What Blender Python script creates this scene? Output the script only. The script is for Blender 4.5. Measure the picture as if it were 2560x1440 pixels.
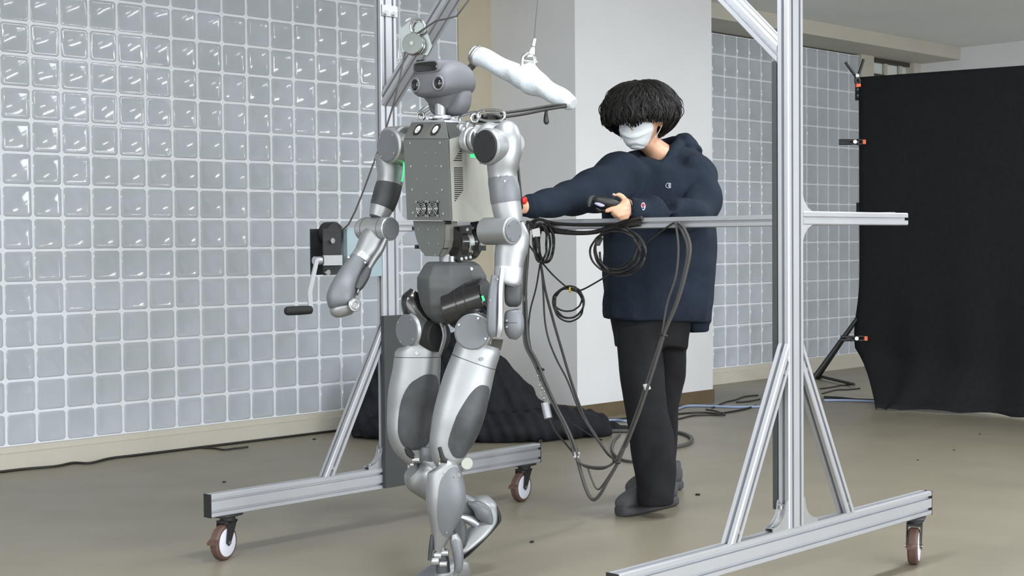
import bpy, bmesh, math, random
import numpy as np
from mathutils import Vector, Matrix
random.seed(7); RNG = np.random.default_rng(7)
scn = bpy.context.scene
COL = scn.collection
for o in list(bpy.data.objects): bpy.data.objects.remove(o)

# ------------------------------------------------------------------ camera
FPX = 3646.1                       # focal length in pixels of the 2560 px wide frame
YAW, PITCH, ROLL = .7864, .0312, -.0083
CAM = np.array([-3.1786, -6.5679, 1.0633])
def _rot():
    f = np.array([math.sin(YAW)*math.cos(PITCH), math.cos(YAW)*math.cos(PITCH), -math.sin(PITCH)])
    r = np.array([math.cos(YAW), -math.sin(YAW), 0.]); u = np.cross(r, f)
    c, s = math.cos(ROLL), math.sin(ROLL)
    return np.array([r*c+u*s, -r*s+u*c, f])
RM = _rot(); VIEW = RM[2]
cd = bpy.data.cameras.new('camera'); cam = bpy.data.objects.new('camera', cd); COL.objects.link(cam)
cd.sensor_width = 36.0; cd.lens = 36.0*FPX/2560; cd.clip_start = .05; cd.clip_end = 100
cam.matrix_world = Matrix(((RM[0][0], RM[1][0], -RM[2][0], CAM[0]), (RM[0][1], RM[1][1], -RM[2][1], CAM[1]),
                           (RM[0][2], RM[1][2], -RM[2][2], CAM[2]), (0, 0, 0, 1)))
scn.camera = cam

# ------------------------------------------------------------------ world, lights, exposure
w = bpy.data.worlds.new('world'); scn.world = w; w.use_nodes = True
w.node_tree.nodes['Background'].inputs[0].default_value = (.8, .88, 1, 1)
w.node_tree.nodes['Background'].inputs[1].default_value = .10
CEIL = 2.71
def area(x, y, sx, sy, power, z=CEIL-.06, col=(.93, .97, 1.0)):
    d = bpy.data.lights.new('ceiling_tube', 'AREA'); d.shape = 'RECTANGLE'; d.size = sx; d.size_y = sy
    d.energy = power; d.color = col; d.spread = math.radians(180)
    o = bpy.data.objects.new('ceiling_tube', d); COL.objects.link(o); o.location = (x, y, z)
for (x, y) in ((-5.6, -3.9), (-2.9, -3.9), (-.2, -3.9), (2.5, -3.9), (5.6, -3.4),
               (-5.6, -8.6), (-2.9, -8.6), (-.2, -8.6), (2.5, -8.6), (5.6, -8.6)):
    area(x, y, 1.2, .22, (28 if y > -5 else 40)*(1.7 if x > 5 else 1))
# added soft fill lamps, out of view: behind the camera and at left
wl = bpy.data.lights.new('added_fill', 'AREA'); wl.shape = 'RECTANGLE'; wl.size = 9.0; wl.size_y = 1.5; wl.energy = 330; wl.color = (.92, .96, 1.0)
wlo = bpy.data.objects.new('added_fill', wl); COL.objects.link(wlo); wlo.location = (-.5, -11.38, 1.75); wlo.rotation_euler = (math.radians(90), 0, 0)
wl2 = bpy.data.lights.new('added_fill', 'AREA'); wl2.shape = 'RECTANGLE'; wl2.size = 7.0; wl2.size_y = 1.5; wl2.energy = 105; wl2.color = (.94, .97, 1.0)  # added fill from the left for brightness, no known window there
wlo2 = bpy.data.objects.new('added_fill', wl2); COL.objects.link(wlo2); wlo2.location = (-7.88, -6.0, 1.75); wlo2.rotation_euler = (math.radians(90), 0, math.radians(-90))
vs = scn.view_settings
vs.view_transform = 'Standard'; vs.look = 'None'; vs.gamma = 1; vs.use_curve_mapping = False
vs.exposure = .80

# ------------------------------------------------------------------ geometry helpers
def V(*a): return np.array(a, float)
def nrm(a): return a/np.linalg.norm(a)
def ray(x, y): return np.array([(x-1280)/FPX, -(y-720)/FPX, 1.0])@RM
def at(x, y, d): return CAM+ray(x, y)*d                      # a point of the room seen at (x, y), d metres in
def onplane(x, y, p0, n): r = ray(x, y); return CAM+r*(np.dot(p0-CAM, n)/np.dot(r, n))
def onfloor(x, y, z=0.): return onplane(x, y, V(0, 0, z), V(0, 0, 1))
GX, GY, GA = .3538, -2.3878, .0218                           # the gantry's own axes: u along its beams, v across
UX = V(math.cos(GA), math.sin(GA), 0); VX = V(-math.sin(GA), math.cos(GA), 0); ZX = V(0, 0, 1)
def G(u, v, z): return V(GX, GY, 0)+UX*u+VX*v+ZX*z
def onU(x, y, u): return onplane(x, y, G(u, 0, 0), UX)
def onV(x, y, v): return onplane(x, y, G(0, v, 0), VX)

def smooth_path(P, n=8):
    P = np.array(P, float); m = len(P)
    if m < 3: return np.array([P[0]+(P[-1]-P[0])*t for t in np.linspace(0, 1, n+1)])
    E = np.vstack([2*P[0]-P[1], P, 2*P[-1]-P[-2]]); out = []
    for i in range(m-1):
        a, b, c, d = E[i:i+4]
        for t in np.linspace(0, 1, n, endpoint=False):
            out.append(.5*((2*b)+(c-a)*t+(2*a-5*b+4*c-d)*t*t+(3*b-a-3*c+d)*t**3))
    out.append(P[-1]); return np.array(out)

class MB:
    def __init__(s): s.v = []; s.f = []
    def add(s, V_, F_):
        k = len(s.v); s.v += [tuple(map(float, p)) for p in V_]; s.f += [tuple(i+k for i in f) for f in F_]; return s
    def box(s, c, a, b, d):                                   # centre and three half-axis vectors
        c, a, b, d = map(np.asarray, (c, a, b, d))
        P = [c+sx*a+sy*b+sz*d for sz in (-1, 1) for sy in (-1, 1) for sx in (-1, 1)]
        F = [(0, 2, 3, 1), (4, 5, 7, 6), (0, 1, 5, 4), (2, 6, 7, 3), (0, 4, 6, 2), (1, 3, 7, 5)]
        if np.dot(np.cross(a, b), d) < 0: F = [f[::-1] for f in F]
        return s.add(P, F)
    def prism(s, pts, off):                                   # polygon (3D points) pushed along off
        pts = [np.asarray(p, float) for p in pts]; n = len(pts)
        F = [tuple(range(n))[::-1], tuple(range(n, 2*n))]+[(i, (i+1) % n, n+(i+1) % n, n+i) for i in range(n)]
        return s.add(pts+[p+off for p in pts], F)
    def cyl(s, p0, p1, r, r1=None, seg=24, bev=0.):
        p0, p1 = np.asarray(p0, float), np.asarray(p1, float); r1 = r if r1 is None else r1
        t = nrm(p1-p0); a = nrm(np.cross(t, (0, 0, 1) if abs(t[2]) < .9 else (1, 0, 0))); b = np.cross(t, a)
        rings = [(p0, r), (p1, r1)]
        if bev: rings = [(p0, r-bev), (p0+t*bev, r), (p1-t*bev, r1), (p1, r1-bev)]
        P = []; F = []
        for c, q in rings: P += [c+q*(a*math.cos(x)+b*math.sin(x)) for x in np.linspace(0, 2*math.pi, seg, endpoint=False)]
        for k in range(len(rings)-1):
            for i in range(seg):
                j = (i+1) % seg; F.append((k*seg+i, k*seg+j, (k+1)*seg+j, (k+1)*seg+i))
        F.append(tuple(range(seg))[::-1]); F.append(tuple(range((len(rings)-1)*seg, len(rings)*seg)))
        return s.add(P, F)
    def tube(s, pts, r, seg=8, n=8, smooth=True, taper=None):
        P = smooth_path(pts, n) if smooth else np.array(pts, float)
        m = len(P); T = np.gradient(P, axis=0); T /= np.linalg.norm(T, axis=1)[:, None]+1e-12
        a = np.cross(T[0], (0, 0, 1) if abs(T[0][2]) < .9 else (1, 0, 0)); a = nrm(a); vv = []; F = []
        for i in range(m):
            a = a-T[i]*np.dot(a, T[i]); a = nrm(a); b = np.cross(T[i], a)
            rr = r if taper is None else r*taper(i/(m-1))
            vv += [P[i]+rr*(a*math.cos(x)+b*math.sin(x)) for x in np.linspace(0, 2*math.pi, seg, endpoint=False)]
        for k in range(m-1):
            for i in range(seg):
                j = (i+1) % seg; F.append((k*seg+i, k*seg+j, (k+1)*seg+j, (k+1)*seg+i))
        F.append(tuple(range(seg))[::-1]); F.append(tuple(range((m-1)*seg, m*seg)))
        return s.add(vv, F)
    def ring(s, c, ax, R, r, seg=28, sub=8, a0=0, a1=2*math.pi, stretch=1.0, up=None):
        c = np.asarray(c, float); ax = nrm(np.asarray(ax, float))
        a = nrm(np.cross(ax, (0, 0, 1) if abs(ax[2]) < .9 else (1, 0, 0))) if up is None else nrm(np.asarray(up, float)); b = np.cross(ax, a)
        full = abs(a1-a0-2*math.pi) < 1e-6; m = seg if full else seg+1; P = []; F = []
        for i in range(m):
            t = a0+(a1-a0)*i/seg; e = a*math.cos(t)*stretch+b*math.sin(t)
            e2 = nrm(a*math.cos(t)+b*math.sin(t)*stretch)
            for j in range(sub):
                q = 2*math.pi*j/sub; P.append(c+e*R+r*(e2*math.cos(q)+ax*math.sin(q)))
        for i in range(seg if full else seg):
            i2 = (i+1) % m
            for j in range(sub):
                j2 = (j+1) % sub; F.append((i*sub+j, i2*sub+j, i2*sub+j2, i*sub+j2))
        return s.add(P, F)
    def ball(s, c, a, b, d, seg=20, rings=12):
        P = []; F = []; c = np.asarray(c)
        for i in range(1, rings):
            ph = math.pi*i/rings
            for j in range(seg):
                th = 2*math.pi*j/seg
                P.append(c+np.asarray(a)*math.sin(ph)*math.cos(th)+np.asarray(b)*math.sin(ph)*math.sin(th)+np.asarray(d)*math.cos(ph))
        n0 = len(P); P += [c+np.asarray(d), c-np.asarray(d)]
        for i in range(rings-2):
            for j in range(seg): j2 = (j+1) % seg; F.append((i*seg+j, (i+1)*seg+j, (i+1)*seg+j2, i*seg+j2))
        for j in range(seg):
            j2 = (j+1) % seg; F.append((n0, j, j2)); F.append((n0+1, (rings-2)*seg+j2, (rings-2)*seg+j))
        return s.add(P, F)
    def build(s, name, mat, parent=None, smooth=35, kind=None, **tags):
        return link(name, s.v, s.f, mat, parent, smooth, kind, **tags)

def link(name, verts, faces, mat, parent=None, smooth=35, kind=None, me=None, **tags):
    if me is None:
        me = bpy.data.meshes.new(name); me.from_pydata([tuple(map(float, v)) for v in verts], [], faces)
        bm = bmesh.new(); bm.from_mesh(me); bmesh.ops.recalc_face_normals(bm, faces=bm.faces)
        if smooth:
            lim = math.radians(smooth)
            for f in bm.faces: f.smooth = True
            for e in bm.edges:
                if len(e.link_faces) == 2 and e.calc_face_angle(0) > lim: e.smooth = False
        bm.to_mesh(me); bm.free()
        me.materials.append(M[mat] if isinstance(mat, str) else mat)
    o = bpy.data.objects.new(name, me); COL.objects.link(o)
    if parent is not None: attach(o, parent)
    if kind: o['kind'] = kind
    for k, v in tags.items(): o[k] = v
    return o
def attach(o, parent):
    o.parent = parent
    if parent.type == 'EMPTY': o.matrix_parent_inverse = Matrix.Translation(-Vector(parent.location))
def thing(name, label, cat, loc, group=None):
    e = bpy.data.objects.new(name, None); COL.objects.link(e); e.location = tuple(map(float, loc)); e.empty_display_size = .05
    e['label'] = label; e['category'] = cat
    if group: e['group'] = group
    return e

def loft_pts(keys, sub=6, seg=36):
    """keys: (centre, half-axis a, half-axis b, exponent) -> grid of points; angle 0 is +b, 90 deg is +a"""
    A = np.array([np.concatenate([k[0], k[1], k[2], [k[3]]]) for k in keys]); A = smooth_path(A, sub) if sub > 1 else A
    th = np.linspace(0, 2*math.pi, seg, endpoint=False); out = []
    for q in A:
        c, a, b, n = q[:3], q[3:6], q[6:9], q[9]
        sn, cs = np.sin(th), np.cos(th)
        out.append(c+np.outer(np.sign(sn)*abs(sn)**(2/n), a)+np.outer(np.sign(cs)*abs(cs)**(2/n), b))
    return np.array(out), A
def loft(keys, sub=6, seg=36, mb=None, bump=None):
    Gd, A = loft_pts(keys, sub, seg); mb = mb or MB(); m = len(Gd)
    if bump is not None:
        for i in range(m):
            for j in range(seg):
                d = Gd[i, j]-A[i, :3]; Gd[i, j] += d*bump(i/(m-1), 2*math.pi*j/seg)
    F = []
    for k in range(m-1):
        for i in range(seg): j = (i+1) % seg; F.append((k*seg+i, k*seg+j, (k+1)*seg+j, (k+1)*seg+i))
    F.append(tuple(range(seg))[::-1]); F.append(tuple(range((m-1)*seg, m*seg)))
    mb.add(Gd.reshape(-1, 3), F); return mb
def limb_keys(rows, n=2.2):
    """rows: (x, y, depth, half-width in px, half-thickness in m): a limb with its own distance and thickness"""
    C_ = np.array([at(r[0], r[1], r[2]) for r in rows]); T = np.gradient(C_, axis=0); keys = []
    for i, r in enumerate(rows):
        t = nrm(T[i]); dv = nrm(VIEW-t*np.dot(VIEW, t)); wv = nrm(np.cross(t, dv))
        if np.dot(wv, RM[0]) < 0: wv = -wv
        keys.append((C_[i], wv*r[3]*r[2]/FPX, -dv*r[4], r[5] if len(r) > 5 else n))
    return keys
def limb(rows, n=2.2, sub=6, seg=36, mb=None, bump=None): return loft(limb_keys(rows, n), sub, seg, mb, bump)
def patch(keys, s0, s1, t0, t1, off=.002, ex=2.6, na=28, nr=7, depth=.006, shape=None, mb=None, fn=None):
    """a shaped cover on a loft: s along it (0..1), t the angle (rad) round it (0 faces the viewer side)"""
    A = np.array([np.concatenate([k[0], k[1], k[2], [k[3]]]) for k in keys]); A = smooth_path(A, 24)
    def S(s, t, o):
        x = min(max(s, 0), 1)*(len(A)-1); i = min(int(x), len(A)-2); q = A[i]+(A[i+1]-A[i])*(x-i)
        n = q[9]; sn, cs = math.sin(t), math.cos(t)
        e = q[3:6]*math.copysign(abs(sn)**(2/n), sn)+q[6:9]*math.copysign(abs(cs)**(2/n), cs)
        return q[:3]+e+nrm(e)*o
    P = []; sm, tm, sh, th = (s0+s1)/2, (t0+t1)/2, (s1-s0)/2, (t1-t0)/2
    def uv(rr, a):
        ca, sa = math.cos(a), math.sin(a)
        x = math.copysign(abs(ca)**(2/ex), ca)*rr; y = math.copysign(abs(sa)**(2/ex), sa)*rr
        if shape: x, y = shape(x, y)
        return sm+sh*x, tm+th*y
    P.append(S(*uv(0, 0), off+(fn(0, 0) if fn else 0)))
    for k in range(1, nr+1):
        for j in range(na):
            a = 2*math.pi*j/na; rr = k/nr; o = off*(1 if k < nr else .55)
            P.append(S(*uv(rr, a), o+(fn(rr*math.cos(a), rr*math.sin(a)) if fn else 0)))
    for j in range(na): P.append(S(*uv(1.0, 2*math.pi*j/na), off-depth))
    F = [(0, 1+j, 1+(j+1) % na) for j in range(na)]
    for k in range(nr):
        for j in range(na):
            j2 = (j+1) % na; b = 1+k*na; F.append((b+j, b+na+j, b+na+j2, b+j2))
    mb = mb or MB(); return mb.add(P, F)
def band(keys, s0, s1, off=.002, seg=40):
    A = np.array([np.concatenate([k[0], k[1], k[2], [k[3]]]) for k in keys]); A = smooth_path(A, 24); ks = []
    for k, s in enumerate(np.linspace(s0, s1, 7)):
        x = s*(len(A)-1); i = min(int(x), len(A)-2); q = A[i]+(A[i+1]-A[i])*(x-i); e = off if 0 < k < 6 else off*.2
        ks.append((q[:3], q[3:6]*(1+e/np.linalg.norm(q[3:6])), q[6:9]*(1+e/np.linalg.norm(q[6:9])), q[9]))
    return loft(ks, 1, seg)
def remeshed(mbs, voxel, smooth_it=6, fac=.5):
    """several closed shells fused into one continuous skin"""
    me = bpy.data.meshes.new('tmp'); vv = []; ff = []
    for m in mbs:
        k = len(vv); vv += m.v; ff += [tuple(i+k for i in f) for f in m.f]
    me.from_pydata(vv, [], ff)
    bm = bmesh.new(); bm.from_mesh(me); bmesh.ops.recalc_face_normals(bm, faces=bm.faces); bm.to_mesh(me); bm.free()
    o = bpy.data.objects.new('tmp', me); COL.objects.link(o)
    r = o.modifiers.new('r', 'REMESH'); r.mode = 'VOXEL'; r.voxel_size = voxel; r.use_smooth_shade = True
    s = o.modifiers.new('s', 'SMOOTH'); s.factor = fac; s.iterations = smooth_it
    dg = bpy.context.evaluated_depsgraph_get(); dg.update()
    new = bpy.data.meshes.new_from_object(o.evaluated_get(dg)); bpy.data.objects.remove(o); bpy.data.meshes.remove(me)
    new.materials.clear(); return new
def link_mesh(name, me, mat, parent=None, **tags):
    me.materials.append(M[mat]); me.name = name
    for p in me.polygons: p.use_smooth = True
    return link(name, None, None, mat, parent, me=me, **tags)

# ------------------------------------------------------------------ materials
M = {}
def srgb(r, g, b):
    f = lambda c: (c/255/12.92) if c/255 <= .04045 else ((c/255+.055)/1.055)**2.4
    return (f(r), f(g), f(b), 1)
def mat(name, col, rough=.5, metal=0., spec=.5, var=0., vscale=8., bump=0., bscale=60., coat=0., emit=None, stretch=None, detail=4, rvar=0.):
    m = bpy.data.materials.new(name); m.use_nodes = True; M[name] = m
    nt = m.node_tree; b = nt.nodes['Principled BSDF']
    b.inputs['Base Color'].default_value = col; b.inputs['Roughness'].default_value = rough
    b.inputs['Metallic'].default_value = metal; b.inputs['Specular IOR Level'].default_value = spec
    if coat: b.inputs['Coat Weight'].default_value = coat; b.inputs['Coat Roughness'].default_value = .08
    if emit: b.inputs['Emission Color'].default_value = emit[0]; b.inputs['Emission Strength'].default_value = emit[1]
    if var or bump or rvar:
        tc = nt.nodes.new('ShaderNodeTexCoord'); src = tc.outputs['Object']
        if stretch:
            mp = nt.nodes.new('ShaderNodeMapping'); mp.inputs['Scale'].default_value = stretch; nt.links.new(src, mp.inputs[0]); src = mp.outputs[0]
    if var:
        n = nt.nodes.new('ShaderNodeTexNoise'); n.inputs['Scale'].default_value = vscale; n.inputs['Detail'].default_value = detail
        nt.links.new(src, n.inputs['Vector'])
        r = nt.nodes.new('ShaderNodeValToRGB'); e = r.color_ramp.elements
        e[0].position = .3; e[1].position = .7
        e[0].color = tuple(c*(1-var) for c in col[:3])+(1,); e[1].color = tuple(min(1, c*(1+var)) for c in col[:3])+(1,)
        nt.links.new(n.outputs['Fac'], r.inputs[0]); nt.links.new(r.outputs[0], b.inputs['Base Color'])
    if rvar:
        n3 = nt.nodes.new('ShaderNodeTexNoise'); n3.inputs['Scale'].default_value = vscale*1.7; nt.links.new(src, n3.inputs['Vector'])
        mr = nt.nodes.new('ShaderNodeMapRange'); mr.inputs[3].default_value = rough-rvar; mr.inputs[4].default_value = rough+rvar
        nt.links.new(n3.outputs['Fac'], mr.inputs[0]); nt.links.new(mr.outputs[0], b.inputs['Roughness'])
    if bump:
        n2 = nt.nodes.new('ShaderNodeTexNoise'); n2.inputs['Scale'].default_value = bscale; n2.inputs['Detail'].default_value = 3
        nt.links.new(src, n2.inputs['Vector'])
        bp = nt.nodes.new('ShaderNodeBump'); bp.inputs['Strength'].default_value = bump; bp.inputs['Distance'].default_value = .01
        nt.links.new(n2.outputs['Fac'], bp.inputs['Height']); nt.links.new(bp.outputs[0], b.inputs['Normal'])
    return m
mat('floor', srgb(133, 126, 111), .42, var=.07, vscale=1.6, bump=.05, bscale=30, detail=8, rvar=.08)
mat('mortar', srgb(214, 218, 224), .6, var=.04, vscale=20, bump=.1, bscale=120)
mat('wall_paint', srgb(214, 214, 216), .6, var=.02, vscale=3, bump=.04, bscale=90)
mat('cream_paint', srgb(186, 181, 169), .55, var=.03, vscale=3, bump=.04, bscale=90)
mat('tan_paint', srgb(176, 168, 148), .6, var=.03, vscale=4, bump=.04, bscale=90)
mat('ceiling_paint', srgb(226, 228, 226), .8, var=.02, vscale=2, bump=.08, bscale=140)
mat('brown_base', srgb(98, 84, 64), .5, var=.08, vscale=10)
mat('blind', srgb(214, 220, 216), .6, var=.02, vscale=4)
mat('rail_dark', srgb(60, 56, 48), .5)
mat('alu', srgb(184, 186, 192), .44, .62, var=.03, vscale=6, stretch=(1, 1, 1))
mat('alu_bright', srgb(184, 186, 190), .38, .8, var=.04, vscale=14, rvar=.06)
mat('cast_alu', srgb(154, 156, 159), .46, .72, var=.05, vscale=9, bump=.015, bscale=400, rvar=.07)
mat('chrome', srgb(196, 197, 198), .2, 1.0)
mat('sheet', srgb(112, 114, 112), .45, .5, var=.05, vscale=5, bump=.01, bscale=300)
mat('sheet_light', srgb(160, 160, 153), .45, .35, var=.03, vscale=5)
mat('dark_panel', srgb(58, 60, 63), .55, .1, var=.42, vscale=11, bump=.03, bscale=250, detail=3)
mat('mid_panel', srgb(106, 109, 114), .48, .2, var=.06, vscale=9, bump=.02, bscale=300)
mat('print_grey', srgb(90, 91, 96), .62, 0, var=.08, vscale=12, bump=.04, bscale=300)
mat('pelvis_grey', srgb(70, 72, 74), .6, .05, var=.14, vscale=13, bump=.03, bscale=200)
mat('black_gloss', srgb(20, 20, 22), .22, coat=.5)
mat('black_plastic', srgb(30, 30, 32), .5)
mat('black_rubber', srgb(26, 26, 27), .7, bump=.05, bscale=200)
mat('disc_black', srgb(24, 25, 27), .5)
mat('cable', srgb(34, 33, 32), .5)
mat('cable_grey', srgb(74, 73, 72), .5)
mat('cable_blue', srgb(140, 156, 186), .5)
mat('pad_grey', srgb(56, 58, 60), .65, var=.06, vscale=12)
mat('cloth_black', srgb(32, 33, 35), .9, spec=.2, var=.12, vscale=30, bump=.15, bscale=500)
mat('cloth_pile', srgb(27, 29, 34), .85, spec=.25, var=.15, vscale=18, bump=.2, bscale=300)
mat('orange', srgb(232, 96, 30), .5)
mat('yellow', srgb(226, 202, 30), .6)
mat('white_plastic', srgb(226, 226, 226), .4)
mat('tie_white', srgb(200, 200, 202), .55)
mat('wheel_white', srgb(208, 210, 222), .4)
mat('tyre_brown', srgb(88, 66, 58), .55, var=.08, vscale=14)
mat('foam_white', srgb(188, 195, 201), .5, var=.05, vscale=14, bump=.6, bscale=26)
mat('pulley_metal', srgb(118, 124, 122), .3, .8)
mat('steel_blue', srgb(150, 168, 176), .35, .3)
mat('green_led', (.02, .6, .15, 1), .4, emit=((.05, 1, .25, 1), .6))
mat('red', srgb(214, 30, 24), .4)
mat('skin', srgb(205, 160, 132), .5, var=.06, vscale=30, bump=.03, bscale=300)
mat('nail', srgb(232, 200, 186), .3)
mat('hoodie', srgb(29, 37, 49), .92, spec=.2, var=.12, vscale=16, bump=.5, bscale=22)
mat('hoodie_rib', srgb(26, 33, 44), .95, spec=.2, bump=.4, bscale=160)
mat('trousers', srgb(29, 29, 32), .9, spec=.2, var=.1, vscale=14, bump=.25, bscale=24)
mat('shoe', srgb(70, 71, 73), .8, var=.1, vscale=40, bump=.15, bscale=200)
mat('shoe_sole', srgb(60, 61, 63), .75)
mat('mask_white', srgb(204, 209, 214), .8, var=.02, vscale=20, bump=.1, bscale=200)
mat('hair', srgb(20, 18, 17), .55, spec=.3, var=.25, vscale=40)
mat('eye_white', srgb(225, 222, 218), .25)
mat('iris', srgb(30, 20, 16), .15)
mat('logo_grey', srgb(170, 175, 185), .7)
mat('logo_red', srgb(176, 32, 58), .7)
mat('logo_blue', srgb(40, 60, 140), .7)
mat('vent_dark', srgb(30, 31, 30), .7)
mat('label_white', srgb(222, 224, 226), .5)
mat('lens', srgb(10, 10, 14), .06, coat=.6)
mat('light_panel', srgb(168, 168, 196), .3)
mat('debris', srgb(40, 36, 30), .9)
def glass_mat():
    m = bpy.data.materials.new('glass_block'); m.use_nodes = True; M['glass_block'] = m
    nt = m.node_tree; b = nt.nodes['Principled BSDF']
    b.inputs['Roughness'].default_value = .07; b.inputs['Specular IOR Level'].default_value = .5
    tc = nt.nodes.new('ShaderNodeTexCoord'); geo = nt.nodes.new('ShaderNodeNewGeometry')
    n = nt.nodes.new('ShaderNodeTexNoise'); n.inputs['Scale'].default_value = 5.; n.inputs['Detail'].default_value = 1
    nt.links.new(geo.outputs['Position'], n.inputs['Vector'])
    bp = nt.nodes.new('ShaderNodeBump'); bp.inputs['Strength'].default_value = .33; bp.inputs['Distance'].default_value = .010
    nt.links.new(n.outputs['Fac'], bp.inputs['Height']); nt.links.new(bp.outputs[0], b.inputs['Normal'])
    n2 = nt.nodes.new('ShaderNodeTexNoise'); n2.inputs['Scale'].default_value = 3.2; n2.inputs['Detail'].default_value = 2
    nt.links.new(geo.outputs['Position'], n2.inputs['Vector'])
    r = nt.nodes.new('ShaderNodeValToRGB'); e = r.color_ramp.elements; e[0].position = .35; e[1].position = .65
    e[0].color = srgb(166, 172, 178); e[1].color = srgb(176, 181, 189)
    nt.links.new(n2.outputs['Fac'], r.inputs[0]); nt.links.new(r.outputs[0], b.inputs['Base Color'])
glass_mat()

# ------------------------------------------------------------------ the room
PITCHB, WZ0 = .155, .1149
def slab(name, x0, x1, y0, y1, z0, z1, m, kind='structure', parent=None, **t):
    return MB().box(V((x0+x1)/2, (y0+y1)/2, (z0+z1)/2), V((x1-x0)/2, 0, 0), V(0, (y1-y0)/2, 0), V(0, 0, (z1-z0)/2)).build(name, m, parent, 0, kind, **t)
XL, XR, YF, WT = -8.0, 8.5, -11.5, WZ0+16*PITCHB
slab('floor', XL, XR, YF, .3, -.1, 0, 'floor', label='olive grey painted floor of the hall', category='floor')
slab('ceiling', XL, XR, YF, .3, CEIL, CEIL+.1, 'ceiling_paint', label='plain pale ceiling above the glass block wall', category='ceiling')
slab('wall_left', XL-.1, XL, YF, .3, 0, CEIL, 'wall_paint', label='white wall at the left end, out of view', category='wall')
slab('wall_front', XL, XR, YF-.1, YF, 0, CEIL, 'wall_paint', label='white wall behind the camera', category='wall')
slab('fill_panel_left', XL, XL+.04, -9.6, -2.4, .95, 2.55, 'blind', label='made-up pale band behind the added left fill light', category='window')  # invented pale slab, backs the added left fill lamp
slab('fill_panel_rear', -5.1, 4.1, YF, YF+.04, .95, 2.55, 'blind', label='made-up pale band backing the added fill light behind the camera', category='window')  # invented pale slab, backs the added rear fill lamp
slab('wall_right', XR, XR+.1, YF, .3, 0, CEIL, 'wall_paint', label='white end wall seen above the black backdrop', category='wall')
wall = slab('wall_back', XL, 19*PITCHB, -.0006, .12, WZ0, WT, 'mortar', label='long wall of square glass blocks with pale joints', category='wall')
# glass blocks
def block_mesh():
    h = PITCHB/2-.0058; P = []; F = []
    for ins, y in ((0, .012), (0, -.0005), (.004, -.0042), (.013, -.0046), (.019, -.0030)):
        r = h-ins; c = .010 if ins < .01 else .006
        P += [(x, y, z) for x, z in ((-r+c, -r), (r-c, -r), (r, -r+c), (r, r-c), (r-c, r), (-r+c, r), (-r, r-c), (-r, -r+c))]
    for k in range(4):
        for i in range(8): j = (i+1) % 8; F.append((k*8+i, k*8+j, (k+1)*8+j, (k+1)*8+i))
    F.append(tuple(range(32, 40))); return P, F
BP, BF = block_mesh()
cells = []
def proj(p): q = RM@(p-CAM); return 1280+FPX*q[0]/q[2], 720-FPX*q[1]/q[2], q[2]
right0 = 36.49*PITCHB
for c in range(-24, 19):
    for r in range(16): cells.append((0, (c+.5)*PITCHB, WZ0+(r+.5)*PITCHB))
for k in range(-5, 12):
    for r in range(16): cells.append((1, right0+(k+.5)*PITCHB, WZ0+(r+.5)*PITCHB))
wall2 = slab('wall_back_window', right0-6*PITCHB, right0+12*PITCHB, -.0006, .12, WZ0, WT, 'mortar', label='narrow stretch of glass block wall right of the white pillar', category='wall')
seen = []
for w_, x, z in cells:
    X, Y, D = proj(V(x, 0, z))
    vis = -30 < X < 2140 and -30 < Y < 1440 and not (w_ == 0 and X > 1140) and not (w_ == 1 and X < 1765) and not (1010 < X < 1125 and 300 < Y < 1000)
    seen.append((-1/D if vis else 0, w_, x, z))
order = sorted(range(len(seen)), key=lambda i: seen[i][0]); top = set(order[:300])
bme = None; rest = [MB(), MB()]
for i, (_, w_, x, z) in enumerate(seen):
    par = wall if w_ == 0 else wall2
    if i in top:
        if bme is None:
            o = link('glass_block', BP, BF, 'glass_block', par, 30); bme = o.data
        else: o = link('glass_block', None, None, None, par, me=bme)
        o.location = (x, 0, z); o.rotation_euler = (RNG.normal(0, .0035), 0, RNG.normal(0, .0035))
    else:
        rest[w_].add([(a+x, b, c_+z) for a, b, c_ in BP], BF)
rest[0].build('glass_blocks', 'glass_block', wall, 30, 'stuff'); rest[1].build('glass_blocks', 'glass_block', wall2, 30, 'stuff')
# plinth under the blocks
def plinth(name, x0, x1, lab):
    p = [(-.035, 0), (-.035, .082), (-.022, .088), (-.022, WZ0-.004), (-.018, WZ0), (.1, WZ0), (.1, 0)]
    MB().prism([V(x0, y, z) for y, z in p], V(x1-x0, 0, 0)).build(name, 'cream_paint', None, 20, 'structure', label=lab, category='baseboard')
plinth('baseboard_left', XL, 3.15, 'cream stepped plinth along the foot of the long glass block wall')
plinth('baseboard_right', 4.4, XR, 'cream stepped plinth below the glass blocks right of the pillar')
# pillar, the strip beside it, beam, window bay
slab('wall_strip', 19*PITCHB, 3.6, -.012, .12, 0, CEIL, 'tan_paint', label='plain tan wall strip between glass blocks and pillar', category='wall')
PX0, PX1, PY = 3.225, 4.55, -.72
slab('wall_pillar', PX0, PX1, PY, .1, .0, CEIL, 'wall_paint', label='square white pillar behind the person', category='pillar')
slab('baseboard_pillar', PX0-.008, PX1+.008, PY-.008, -.1, 0, .085, 'brown_base', label='dark brown skirting around the foot of the white pillar', category='baseboard')
slab('trim_1', XL, XR, -.40, .12, WT+.01, CEIL, 'cream_paint', label='cream ceiling beam running along the top of the glass block wall', category='beam')
slab('trim_2', right0+12*PITCHB-.005, right0+12*PITCHB+.19, -.03, .12, 0, WT+.01, 'cream_paint', label='cream upright jamb at the right end of the glass blocks', category='jamb')
slab('trim_3', 8.38, 8.5, -.02, .12, 0, WT+.01, 'cream_paint', label='narrow cream upright in the far corner above the backdrop', category='jamb')
wx0 = right0+12*PITCHB+.19
win = slab('window_1', wx0, 8.38, .06, .12, 0, WT+.01, 'blind', label='window bay covered by pale blinds above the backdrop', category='window')
slab('blind_rail', wx0, 8.38, .035, .055, 2.455, 2.475, 'rail_dark', None, win)
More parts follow.
